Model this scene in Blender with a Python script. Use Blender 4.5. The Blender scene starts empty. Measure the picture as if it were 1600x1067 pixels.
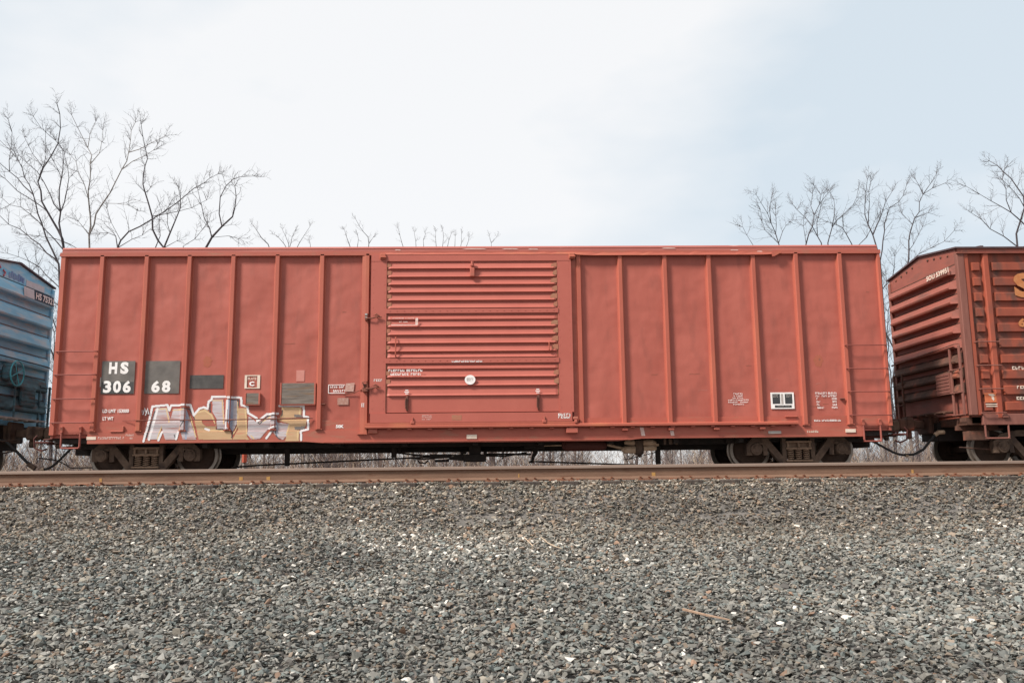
import bpy, bmesh, math, random
import numpy as np
from mathutils import Vector, Matrix
random.seed(7); np.random.seed(7)
PI = math.pi
sc = bpy.context.scene
C = bpy.context.scene.collection

# ------------------------------------------------------------------ camera
cam_d = bpy.data.cameras.new("camera"); cam = bpy.data.objects.new("camera", cam_d); C.objects.link(cam)
cam_d.sensor_width = 36.0; cam_d.lens = 1350.0 / 1600.0 * 36.0
cam_d.clip_start = 0.1; cam_d.clip_end = 3000
yaw, pitch, roll = math.radians(1.5), math.atan(208.5 / 1350.0), math.radians(0.62)
Fw = Vector((math.sin(yaw) * math.cos(pitch), math.cos(yaw) * math.cos(pitch), math.sin(pitch)))
R0 = Vector((math.cos(yaw), -math.sin(yaw), 0)); U0 = R0.cross(Fw)
Rr = R0 * math.cos(roll) - U0 * math.sin(roll); Uu = U0 * math.cos(roll) + R0 * math.sin(roll)
cam.matrix_world = Matrix(((Rr.x, Uu.x, -Fw.x, 0), (Rr.y, Uu.y, -Fw.y, -17.0), (Rr.z, Uu.z, -Fw.z, 0), (0, 0, 0, 1)))
sc.camera = cam
sc.render.resolution_x = 1024; sc.render.resolution_y = 682

# ------------------------------------------------------------------ sky and sun
SUN_EL, SUN_AZ = math.radians(46), math.radians(-60)     # azimuth measured from straight behind the camera, minus = left
w = bpy.data.worlds.new("World"); sc.world = w; w.use_nodes = True
nt = w.node_tree; nd = nt.nodes; lk = nt.links; nd.clear()
wo = nd.new('ShaderNodeOutputWorld'); bg = nd.new('ShaderNodeBackground'); bg.inputs[1].default_value = 0.1
lk.new(bg.outputs[0], wo.inputs[0])
sky = nd.new('ShaderNodeTexSky'); sky.sky_type = 'NISHITA'; sky.sun_disc = False
sky.sun_elevation = SUN_EL
sundir = Vector((math.sin(SUN_AZ) * math.cos(SUN_EL), -math.cos(SUN_AZ) * math.cos(SUN_EL), math.sin(SUN_EL)))
sky.sun_rotation = math.atan2(sundir.x, sundir.y)
tc = nd.new('ShaderNodeTexCoord')
mp = nd.new('ShaderNodeMapping'); mp.inputs['Scale'].default_value = (1, 1, 2.2); mp.inputs['Location'].default_value = (0.35, 0.2, 0.1)
n1 = nd.new('ShaderNodeTexNoise'); n1.inputs['Scale'].default_value = 2.1; n1.inputs['Detail'].default_value = 5; n1.inputs['Roughness'].default_value = 0.5
lk.new(tc.outputs['Generated'], mp.inputs[0]); lk.new(mp.outputs[0], n1.inputs[0])
rp = nd.new('ShaderNodeValToRGB'); rp.color_ramp.elements[0].position = 0.36; rp.color_ramp.elements[1].position = 0.60
rp.color_ramp.elements[0].color = (4.1, 4.6, 5.0, 1); rp.color_ramp.elements[1].color = (5.6, 5.62, 5.65, 1)
# thinner cloud, bluer, away from the middle of the view to either side
sep = nd.new('ShaderNodeSeparateXYZ'); lk.new(tc.outputs['Generated'], sep.inputs[0])
sb = nd.new('ShaderNodeMath'); sb.operation = 'SUBTRACT'; lk.new(sep.outputs[0], sb.inputs[0]); sb.inputs[1].default_value = -0.06
ab = nd.new('ShaderNodeMath'); ab.operation = 'ABSOLUTE'; lk.new(sb.outputs[0], ab.inputs[0])
ml = nd.new('ShaderNodeMath'); ml.operation = 'MULTIPLY'; ml.inputs[1].default_value = 0.62; lk.new(ab.outputs[0], ml.inputs[0])
ss = nd.new('ShaderNodeMath'); ss.operation = 'SUBTRACT'; lk.new(n1.outputs[0], ss.inputs[0]); lk.new(ml.outputs[0], ss.inputs[1])
ad = nd.new('ShaderNodeMath'); ad.operation = 'ADD'; lk.new(ss.outputs[0], ad.inputs[0]); ad.inputs[1].default_value = 0.19
lk.new(ad.outputs[0], rp.inputs[0])
mx = nd.new('ShaderNodeMixRGB'); mx.inputs[0].default_value = 0.93
lk.new(sky.outputs[0], mx.inputs[1]); lk.new(rp.outputs[0], mx.inputs[2]); lk.new(mx.outputs[0], bg.inputs[0])
sl = bpy.data.lights.new("sun", 'SUN'); sl.energy = 3.5; sl.angle = math.radians(11); sl.color = (1.0, 0.96, 0.9)
so = bpy.data.objects.new("sun", sl); C.objects.link(so)
so.rotation_euler = sundir.to_track_quat('Z', 'Y').to_euler(); so.location = (-20, -30, 40)
sc.view_settings.view_transform = 'Standard'; sc.view_settings.look = 'None'
sc.view_settings.exposure = 0.8; sc.view_settings.gamma = 1.0

# ------------------------------------------------------------------ materials
def srgb(r, g, b):
    f = lambda c: (c / 255) / 12.92 if c <= 10 else (((c / 255) + 0.055) / 1.055) ** 2.4
    return (f(r), f(g), f(b), 1)

def mat(name, c1, c2=None, scale=3.0, rough=0.7, bump=0.0, bscale=40.0, c3=None, scale3=12.0, th3=(0.6, 0.75), metal=0.0, stretch=(1, 1, 1), wave=0.0, wscale=1.2, spec=0.35):
    m = bpy.data.materials.new(name); m.use_nodes = True
    t = m.node_tree; N = t.nodes; L = t.links
    p = N['Principled BSDF']; p.inputs['Roughness'].default_value = rough; p.inputs['Metallic'].default_value = metal
    p.inputs['Specular IOR Level'].default_value = spec
    c1 = tuple(c1[:3]) + (1,)
    if c2 is None:
        p.inputs['Base Color'].default_value = c1
        if not bump and not wave: return m
    g = N.new('ShaderNodeNewGeometry'); mp = N.new('ShaderNodeMapping'); mp.inputs['Scale'].default_value = stretch
    L.new(g.outputs['Position'], mp.inputs[0])
    if c2 is not None:
        a = N.new('ShaderNodeTexNoise'); a.inputs['Scale'].default_value = scale; a.inputs['Detail'].default_value = 6; a.inputs['Roughness'].default_value = 0.62
        L.new(mp.outputs[0], a.inputs[0])
        r = N.new('ShaderNodeValToRGB'); r.color_ramp.elements[0].position = 0.33; r.color_ramp.elements[1].position = 0.68
        r.color_ramp.elements[0].color = c1; r.color_ramp.elements[1].color = tuple(c2[:3]) + (1,)
        L.new(a.outputs[0], r.inputs[0]); out = r.outputs[0]
        if c3 is not None:
            b = N.new('ShaderNodeTexNoise'); b.inputs['Scale'].default_value = scale3; b.inputs['Detail'].default_value = 5; L.new(mp.outputs[0], b.inputs[0])
            q = N.new('ShaderNodeMapRange'); q.inputs[1].default_value = th3[0]; q.inputs[2].default_value = th3[1]; L.new(b.outputs[0], q.inputs[0])
            x = N.new('ShaderNodeMixRGB'); L.new(q.outputs[0], x.inputs[0]); L.new(out, x.inputs[1]); x.inputs[2].default_value = tuple(c3[:3]) + (1,); out = x.outputs[0]
        L.new(out, p.inputs['Base Color'])
    last = None
    if bump:
        b = N.new('ShaderNodeTexNoise'); b.inputs['Scale'].default_value = bscale; b.inputs['Detail'].default_value = 4; L.new(mp.outputs[0], b.inputs[0])
        bp = N.new('ShaderNodeBump'); bp.inputs['Strength'].default_value = bump; bp.inputs['Distance'].default_value = 0.02; L.new(b.outputs[0], bp.inputs['Height']); last = bp
    if wave:
        b = N.new('ShaderNodeTexNoise'); b.inputs['Scale'].default_value = wscale; b.inputs['Detail'].default_value = 2; L.new(g.outputs['Position'], b.inputs[0])
        bp = N.new('ShaderNodeBump'); bp.inputs['Strength'].default_value = 1.0; bp.inputs['Distance'].default_value = wave; L.new(b.outputs[0], bp.inputs['Height'])
        if last: L.new(last.outputs[0], bp.inputs['Normal'])
        last = bp
    if last: L.new(last.outputs[0], p.inputs['Normal'])
    return m

M = {}
M['red'] = mat('red_paint', (0.355, 0.086, 0.060), (0.41, 0.108, 0.077), 1.1, 0.6, 0.05, 60, (0.29, 0.078, 0.056), 3.2, (0.52, 0.8), stretch=(1.5, 1, .45), wave=0.04, wscale=1.6)
M['red_post'] = mat('red_paint_post', (0.36, 0.086, 0.055), (0.42, 0.108, 0.068), 1.6, 0.6, 0.05, 60, (0.45, 0.14, 0.072), 1.5, (0.55, 0.8), stretch=(1, 1, .4))
M['red_trim'] = mat('red_paint_trim', (0.35, 0.085, 0.057), (0.42, 0.112, 0.075), 2.2, 0.6, 0.06, 50, (0.33, 0.13, 0.085), 6, (0.55, 0.75), stretch=(.5, 1, 2))
M['roof'] = mat('roof_red', (0.34, 0.09, 0.07), (0.42, 0.14, 0.11), 2, 0.65, 0.05, 40, (0.62, 0.42, 0.36), 7, (0.66, 0.8), stretch=(.3, 1, 3))
M['worn'] = mat('worn_primer', (0.33, 0.165, 0.095), (0.38, 0.125, 0.078), 7, 0.8, 0.1)
M['grime'] = mat('door_edge_grime', (0.10, 0.045, 0.035), (0.25, 0.08, 0.05), 8, 0.9)
M['white'] = mat('white_stencil', (0.72, 0.66, 0.62), (0.85, 0.8, 0.77), 14, 0.7)
M['faded'] = mat('faded_stencil', (0.60, 0.36, 0.30), (0.75, 0.6, 0.55), 16, 0.8)
M['cream'] = mat('reflector_cream', (0.62, 0.48, 0.38), (0.72, 0.6, 0.5), 9, 0.5)
M['greyref'] = mat('reflector_grey', (0.36, 0.30, 0.27), (0.45, 0.4, 0.36), 9, 0.5)
M['panel'] = mat('dark_panel', (0.105, 0.092, 0.083), (0.18, 0.155, 0.135), 2.5, 0.45, 0.0, 40, wave=0.02, wscale=3)
M['panel3'] = mat('dark_panel_small', (0.05, 0.045, 0.042), (0.10, 0.088, 0.08), 5, 0.5)
M['panel2'] = mat('dark_panel_lower', (0.04, 0.038, 0.036), (0.075, 0.07, 0.066), 4, 0.5)
M['sidepost'] = mat('orange_brown_post', (0.29, 0.062, 0.034), (0.36, 0.085, 0.045), 3, 0.65, 0.05, 40, (0.17, 0.055, 0.038), 3, (0.5, 0.7), stretch=(1, 1, .4))
M['rung'] = mat('rung_red', (0.20, 0.05, 0.038), (0.27, 0.07, 0.05), 6, 0.7)  # darkened red, stands in for the thin shadows below the rungs
M['black'] = mat('black_paint', (0.03, 0.03, 0.032), (0.05, 0.05, 0.05), 5, 0.6)
M['wood'] = mat('weathered_wood', (0.11, 0.085, 0.07), (0.23, 0.19, 0.16), 7, 0.85, 0.3, 30, (0.2, 0.12, 0.07), 4, (0.55, 0.7), stretch=(.4, 1, 4))
M['under'] = mat('underframe_black', (0.018, 0.014, 0.012), (0.035, 0.024, 0.02), 6, 0.85, 0.1)
M['truck'] = mat('truck_dust', (0.075, 0.045, 0.031), (0.14, 0.088, 0.06), 9, 0.85, 0.2, 50, (0.05, 0.03, 0.022), 4, (0.5, 0.65))
M['wheel'] = mat('wheel_rust', (0.045, 0.026, 0.018), (0.08, 0.046, 0.032), 8, 0.8)
M['rim'] = mat('wheel_rim', (0.22, 0.18, 0.15), (0.32, 0.27, 0.23), 12, 0.4, metal=0.6)
M['spring'] = mat('spring_tan', (0.19, 0.115, 0.075), (0.29, 0.185, 0.125), 14, 0.8)
M['tank'] = mat('reservoir_maroon', (0.07, 0.018, 0.014), (0.10, 0.03, 0.022), 4, 0.75)
M['valve'] = mat('valve_tan', (0.40, 0.26, 0.17), (0.55, 0.40, 0.28), 9, 0.8, 0.2)
M['hose'] = mat('rubber_hose', (0.02, 0.02, 0.021), (0.04, 0.036, 0.034), 9, 0.7)
M['steel'] = mat('bare_steel', (0.55, 0.52, 0.5), (0.4, 0.36, 0.33), 8, 0.4, metal=0.7)
M['railweb'] = mat('rail_rust', (0.145, 0.078, 0.05), (0.195, 0.112, 0.072), 3, 0.8, 0.15, 30, (0.13, 0.06, 0.035), 9, (0.55, 0.75), stretch=(.5, 1, 3))
M['railhead'] = mat('rail_head', (0.26, 0.18, 0.14), (0.33, 0.24, 0.19), 3, 0.5, metal=0.2, stretch=(.2, 1, 3))
M['rust'] = mat('orange_rust', (0.24, 0.095, 0.05), (0.15, 0.065, 0.04), 9, 0.9, 0.3)
M['tie'] = mat('creosote_tie', (0.045, 0.035, 0.03), (0.10, 0.075, 0.06), 7, 0.9, 0.3, 30, stretch=(3, .5, 1))
M['yellow'] = mat('yellow_mark', (0.45, 0.25, 0.07), (0.3, 0.15, 0.06), 14, 0.8)
M['blue'] = mat('blue_paint', (0.15, 0.42, 0.60), (0.25, 0.52, 0.68), 2.5, 0.55, 0.05, 50, (0.46, 0.50, 0.50), 3.5, (0.48, 0.72), stretch=(1, .5, 2.5), wave=0.02)
M['bluegrime'] = mat('blue_grimy', (0.03, 0.055, 0.065), (0.09, 0.19, 0.23), 4, 0.75, 0.1, 40, (0.10, 0.06, 0.05), 5, (0.5, 0.7), stretch=(1, .6, 2))
M['bluelip'] = mat('blue_rib_rust', (0.16, 0.075, 0.045), (0.12, 0.16, 0.19), 6, 0.85)
M['navy'] = mat('navy_dark', (0.015, 0.02, 0.04), (0.03, 0.035, 0.06), 6, 0.6)
M['palegrey'] = mat('pale_grey_paint', (0.45, 0.43, 0.44), (0.55, 0.53, 0.54), 6, 0.6)
M['bluetext'] = mat('faded_blue', (0.10, 0.17, 0.36), (0.2, 0.28, 0.42), 8, 0.6)
M['redtext'] = mat('faded_red', (0.5, 0.1, 0.1), (0.4, 0.2, 0.25), 8, 0.6)
M['brown'] = mat('brown_red_paint', (0.225, 0.05, 0.028), (0.29, 0.07, 0.038), 2.5, 0.6, 0.06, 50, (0.12, 0.05, 0.036), 3.5, (0.48, 0.68), stretch=(1, 1, .5), wave=0.02)
M['brownpost'] = mat('brown_grimy_post', (0.17, 0.06, 0.045), (0.24, 0.095, 0.07), 4, 0.75, 0.1, 40, stretch=(2, 2, .3))
M['browngrime'] = mat('brown_end_grime', (0.06, 0.032, 0.024), (0.16, 0.07, 0.045), 3, 0.85, 0.1, 40, (0.30, 0.08, 0.045), 3, (0.56, 0.72))
M['brownend'] = mat('brown_end', (0.24, 0.068, 0.048), (0.31, 0.09, 0.06), 3, 0.65, 0.06, 40, (0.16, 0.06, 0.045), 3, (0.5, 0.7), stretch=(1, .5, 2))
M['roofdark'] = mat('dark_roof_edge', (0.06, 0.035, 0.04), (0.10, 0.06, 0.06), 5, 0.7)
M['orange'] = mat('orange_lettering', (0.42, 0.14, 0.045), (0.48, 0.20, 0.08), 8, 0.7)
M['bark'] = mat('grey_bark', (0.038, 0.03, 0.036), (0.085, 0.07, 0.072), 5, 0.9, 0.2, 20, (0.06, 0.05, 0.045), 12, (0.55, 0.7))
M['palebark'] = mat('pale_bark', (0.19, 0.165, 0.15), (0.30, 0.265, 0.24), 4, 0.9, 0.2, 20, (0.08, 0.065, 0.06), 9, (0.55, 0.7))
M['twig'] = mat('twig_bark', (0.045, 0.034, 0.036), (0.085, 0.066, 0.064), 8, 0.9)
M['brush'] = mat('brush_stems', (0.22, 0.15, 0.125), (0.36, 0.27, 0.23), 2.5, 0.9)
M['tanstem'] = mat('tan_stems', (0.40, 0.29, 0.20), (0.52, 0.40, 0.29), 5, 0.9)
M['soil'] = mat('soil', (0.10, 0.09, 0.08), (0.16, 0.14, 0.125), 6, 0.95, 0.6, 18)
M['litter'] = mat('leaf_litter', (0.13, 0.095, 0.07), (0.2, 0.15, 0.11), 3, 0.95, 0.5, 12)
M['g_white'] = mat('graffiti_white', (0.68, 0.64, 0.63), (0.76, 0.72, 0.71), 9, 0.6)
M['g_lilac'] = mat('graffiti_silver', (0.43, 0.36, 0.37), (0.55, 0.49, 0.49), 9, 0.5, 0, 40, (0.40, 0.22, 0.20), 5, (0.5, 0.7), stretch=(.4, 1, 4))
M['g_tan'] = mat('graffiti_tan', (0.46, 0.28, 0.15), (0.54, 0.35, 0.20), 6, 0.6, 0, 40, (0.52, 0.22, 0.13), 6, (0.6, 0.75), stretch=(.4, 1, 3))
M['g_yellow'] = mat('graffiti_yellow', (0.66, 0.46, 0.24), (0.6, 0.42, 0.22), 9, 0.6)
M['g_black'] = mat('graffiti_black', (0.05, 0.055, 0.055), (0.08, 0.08, 0.08), 9, 0.6)
M['g_blue'] = mat('graffiti_blue', (0.27, 0.30, 0.38), (0.36, 0.35, 0.41), 9, 0.6)  # blue spray colour, used too for the painted shadow beside posts
M['g_grey'] = mat('graffiti_grey', (0.16, 0.13, 0.12), (0.2, 0.17, 0.15), 9, 0.6)

# stones: colour per stone from a mesh attribute, plus fine mottling
def stone_mat():
    m = bpy.data.materials.new('crushed_stone'); m.use_nodes = True
    t = m.node_tree; N = t.nodes; L = t.links; p = N['Principled BSDF']; p.inputs['Roughness'].default_value = 0.85
    p.inputs['Specular IOR Level'].default_value = 0.3
    a = N.new('ShaderNodeAttribute'); a.attribute_name = 'stone_colour'
    g = N.new('ShaderNodeNewGeometry'); n = N.new('ShaderNodeTexNoise'); n.inputs['Scale'].default_value = 55; n.inputs['Detail'].default_value = 4
    L.new(g.outputs['Position'], n.inputs[0])
    r = N.new('ShaderNodeMapRange'); r.inputs[3].default_value = 0.8; r.inputs[4].default_value = 1.2; L.new(n.outputs[0], r.inputs[0])
    v = N.new('ShaderNodeVectorMath'); v.operation = 'SCALE'; L.new(a.outputs['Color'], v.inputs[0]); L.new(r.outputs[0], v.inputs['Scale'])
    L.new(v.outputs[0], p.inputs['Base Color'])
    b = N.new('ShaderNodeBump'); b.inputs['Strength'].default_value = 0.35; b.inputs['Distance'].default_value = 0.01; L.new(n.outputs[0], b.inputs['Height']); L.new(b.outputs[0], p.inputs['Normal'])
    return m
M['stone'] = stone_mat()

# ------------------------------------------------------------------ mesh builder
class MB:
    def __init__(s): s.v = []; s.f = []; s.mi = []; s.cur = 0
    def add(s, vs, fs):
        n = len(s.v); s.v.extend(vs)
        for f in fs: s.f.append(tuple(i + n for i in f)); s.mi.append(s.cur)
        return s
    def box(s, x0, x1, y0, y1, z0, z1):
        return s.add([(x0, y0, z0), (x1, y0, z0), (x1, y1, z0), (x0, y1, z0), (x0, y0, z1), (x1, y0, z1), (x1, y1, z1), (x0, y1, z1)],
                     [(0, 3, 2, 1), (4, 5, 6, 7), (0, 1, 5, 4), (1, 2, 6, 5), (2, 3, 7, 6), (3, 0, 4, 7)])
    def bbox(s, x0, x1, y0, y1, z0, z1, b=0.008):
        # box with chamfered edges all round (octagonal cross sections)
        xs = (x0, x0 + b, x1 - b, x1)
        def ring(x, k):
            return [(x, y0 + k, z0 + (0 if k == 0 else 0) + k), (x, y1 - k, z0 + k), (x, y1 - k, z1 - k), (x, y0 + k, z1 - k)]
        def oct_(x, k):
            a, c, d, e = y0 + k, y1 - k, z0 + k, z1 - k
            return [(x, a + b, d), (x, c - b, d), (x, c, d + b), (x, c, e - b), (x, c - b, e), (x, a + b, e), (x, a, e - b), (x, a, d + b)]
        R = [oct_(x0, b * .9), oct_(x0 + b, 0), oct_(x1 - b, 0), oct_(x1, b * .9)]
        vs = [p for r in R for p in r]; fs = [tuple(range(7, -1, -1)), tuple(range(24, 32))]
        for i in range(3):
            for j in range(8): fs.append((i * 8 + j, i * 8 + (j + 1) % 8, (i + 1) * 8 + (j + 1) % 8, (i + 1) * 8 + j))
        return s.add(vs, fs)
    def prism(s, poly, a0, a1, axis='y', flip=False):
        # poly = list of 2D points; axis y: (x,z); axis x: (y,z); axis z: (x,y)
        n = len(poly)
        def P(p, a): return (p[0], a, p[1]) if axis == 'y' else ((a, p[0], p[1]) if axis == 'x' else (p[0], p[1], a))
        vs = [P(p, a0) for p in poly] + [P(p, a1) for p in poly]
        fs = [tuple(range(n)), tuple(range(2 * n - 1, n - 1, -1))] + [(i, i + n, (i + 1) % n + n, (i + 1) % n) for i in range(n)]
        return s.add(vs, fs)
    def tube(s, pts, r, n=8, cap=True):
        pts = [Vector(p) for p in pts]; rs = r if isinstance(r, (list, tuple)) else [r] * len(pts)
        base = len(s.v); u = None
        for i, p in enumerate(pts):
            d = (pts[min(i + 1, len(pts) - 1)] - pts[max(i - 1, 0)])
            if d.length < 1e-9: d = Vector((0, 0, 1))
            d.normalize()
            if u is None: u = d.orthogonal().normalized()
            else:
                u = u - d * u.dot(d); u = u.normalized() if u.length > 1e-6 else d.orthogonal().normalized()
            v = d.cross(u)
            for k in range(n):
                a = 2 * PI * k / n; s.v.append(tuple(p + (u * math.cos(a) + v * math.sin(a)) * rs[i]))
        for i in range(len(pts) - 1):
            for k in range(n):
                s.f.append((base + i * n + k, base + i * n + (k + 1) % n, base + (i + 1) * n + (k + 1) % n, base + (i + 1) * n + k)); s.mi.append(s.cur)
        if cap and n > 3:
            s.f.append(tuple(base + k for k in range(n - 1, -1, -1))); s.mi.append(s.cur)
            e = base + (len(pts) - 1) * n; s.f.append(tuple(e + k for k in range(n))); s.mi.append(s.cur)
        return s
    def lathe(s, prof, cx, cz, n=40, y0=0.0):
        # prof = (y, r) pairs; spun about the y axis
        b = len(s.v)
        for y, r in prof:
            for k in range(n):
                a = 2 * PI * k / n; s.v.append((cx + r * math.cos(a), y0 + y, cz + r * math.sin(a)))
        for i in range(len(prof) - 1):
            for k in range(n):
                s.f.append((b + i * n + k, b + i * n + (k + 1) % n, b + (i + 1) * n + (k + 1) % n, b + (i + 1) * n + k)); s.mi.append(s.cur)
        return s
    def build(s, name, m, parent=None, smooth=False, fix=True):
        me = bpy.data.meshes.new(name)
        off = Vector((0, 0, 0)); q = parent
        while q: off += q.location; q = q.parent
        me.from_pydata([(a - off.x, b - off.y, c - off.z) for a, b, c in s.v], [], s.f)
        for x in (m if isinstance(m, (list, tuple)) else [m]): me.materials.append(x)
        me.polygons.foreach_set('material_index', s.mi)
        me.polygons.foreach_set('use_smooth', [bool(smooth)] * len(s.f))
        if smooth: me.polygons.foreach_set('use_smooth', [True] * len(s.f))
        if fix:
            bm = bmesh.new(); bm.from_mesh(me); bmesh.ops.recalc_face_normals(bm, faces=bm.faces); bm.to_mesh(me); bm.free()
        me.update()
        o = bpy.data.objects.new(name, me); C.objects.link(o)
        if parent: o.parent = parent
        return o

def tag(o, label=None, cat=None, group=None, kind=None):
    if label: o['label'] = label
    if cat: o['category'] = cat
    if group: o['group'] = group
    if kind: o['kind'] = kind
    return o
def empty(name, loc, label=None, cat=None, group=None):
    o = bpy.data.objects.new(name, None); C.objects.link(o); o.location = loc; o.empty_display_size = 0.3
    return tag(o, label, cat, group)

_font = None
def text_mesh(txt, x0, x1, z0, z1, y, m, name, parent, bold=0.03, face='side', slant=0.0, th=0.003):
    cu = bpy.data.curves.new('txt', 'FONT'); cu.body = txt; cu.size = 1.0; cu.offset = bold; cu.resolution_u = 3
    o = bpy.data.objects.new('txt', cu); C.objects.link(o)
    dg = bpy.context.evaluated_depsgraph_get(); me0 = bpy.data.meshes.new_from_object(o.evaluated_get(dg))
    vs = [v.co.copy() for v in me0.vertices]; fs = [tuple(p.vertices) for p in me0.polygons]
    bpy.data.objects.remove(o); bpy.data.curves.remove(cu); bpy.data.meshes.remove(me0)
    ax, bx = min(v.x for v in vs), max(v.x for v in vs); az, bz = min(v.y for v in vs), max(v.y for v in vs)
    b = MB(); out = []
    for v in vs:
        u = (v.x - ax) / (bx - ax); t = (v.y - az) / (bz - az)
        a = x0 + (x1 - x0) * u; c = z0 + (z1 - z0) * t + slant * u
        out.append((a, y, c) if face == 'side' else (y, a, c))
    b.add(out, fs)
    return b.build(name, m, parent, fix=False)

def stencil(b, x0, x1, z0, z1, y, rows=1, gap=0.35, cw=0.028, spaces=0.12, face='side'):
    # rows of small stencilled characters, too worn to read
    h = (z1 - z0) / (rows + (rows - 1) * gap)
    for r in range(rows):
        zz = z1 - h * (1 + gap) * r; x = x0
        while x < x1 - 0.008:
            if random.random() < spaces and x > x0: x += cw * 0.8; continue
            ww = min(cw * random.uniform(.6, .95), x1 - x)
            k = random.random()
            t = ww * .34
            parts = []
            parts.append((x, x + t, zz - h, zz))
            if k < .6: parts.append((x + t, x + ww, zz - h * .28, zz))
            if k > .3: parts.append((x + t, x + ww, zz - h, zz - h * .72))
            if k > .5: parts.append((x + ww - t * .8, x + ww, zz - h * .72, zz - h * .28))
            for q in parts: b.add([(q[0], y, q[2]), (q[1], y, q[2]), (q[1], y, q[3]), (q[0], y, q[3])], [(0, 1, 2, 3)])
            x += cw * 1.08
    return b
def plate(x0, x1, z0, z1, y, m, name, parent, t=0.006):
    return MB().box(x0, x1, y, y + t, z0, z1).build(name, m, parent)
# ------------------------------------------------------------------ terrain (heights are measured from the camera's eye level)
PROF = [(-60, -2.0), (-17, -1.78), (-14.0, -1.68), (-11.5, -1.27), (-7.0, -0.66), (-6.55, -0.60), (-5.75, -0.17), (-5.45, -0.135), (2.9, -0.16), (3.9, -0.5), (6.5, -0.95), (2500, -1.2)]
def gz(y):
    for (a, za), (b, zb) in zip(PROF, PROF[1:]):
        if y <= b: return za + (zb - za) * (y - a) / (b - a)
    return PROF[-1][1]
def bumps(x, y):
    return 0.035 * math.sin(x * .9 + 1.3 * math.sin(y * .7)) * math.sin(y * 1.1 + .6 * x) + 0.02 * math.sin(x * 2.3 - y * 1.7)
b = MB()
ys = [-400, -120, -60, -30, -17, -14] + [-13.5 + .25 * i for i in range(46)] + [-2, 0, 2.9, 3.9, 6.5, 12, 30, 80, 300, 2400]
xs = [-2500, -600, -150, -60, -30] + [-20 + .5 * i for i in range(81)] + [30, 60, 150, 600, 2500]
for y in ys:
    for x in xs:
        k = bumps(x, y) if -14 < y < -6.3 and abs(x) < 22 else 0
        b.v.append((x, y, (gz(y) if y > -60 else -2.0) - 0.03 + k))
nx = len(xs)
for j in range(len(ys) - 1):
    for i in range(nx - 1):
        b.f.append((j * nx + i, j * nx + i + 1, (j + 1) * nx + i + 1, (j + 1) * nx + i)); b.mi.append(1 if ys[j] >= 3.8 else 0)
tag(b.build('ground', [M['soil'], M['litter']], smooth=True), kind='structure')

# ------------------------------------------------------------------ ballast: crushed stones, every one a little angular solid
def hull_templates(n):
    T = []
    for k in range(n):
        bm = bmesh.new()
        fl = random.uniform(.32, .62); wd = random.uniform(.6, .95)
        for i in range(random.choice((7, 8, 9, 10))):
            v = Vector((random.gauss(0, 1), random.gauss(0, 1), random.gauss(0, 1))).normalized() * random.uniform(.85, 1.05)
            bm.verts.new((v.x, v.y * wd, v.z * fl))
        r = bmesh.ops.convex_hull(bm, input=bm.verts)
        bmesh.ops.delete(bm, geom=[g for g in r['geom_interior'] if isinstance(g, bmesh.types.BMVert)], context='VERTS')
        bmesh.ops.triangulate(bm, faces=bm.faces); bmesh.ops.recalc_face_normals(bm, faces=bm.faces)
        bm.verts.index_update()
        T.append((np.array([v.co[:] for v in bm.verts], dtype=np.float32), np.array([[v.index for v in f.verts] for f in bm.faces], dtype=np.int32)))
        bm.free()
    return T
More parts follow.
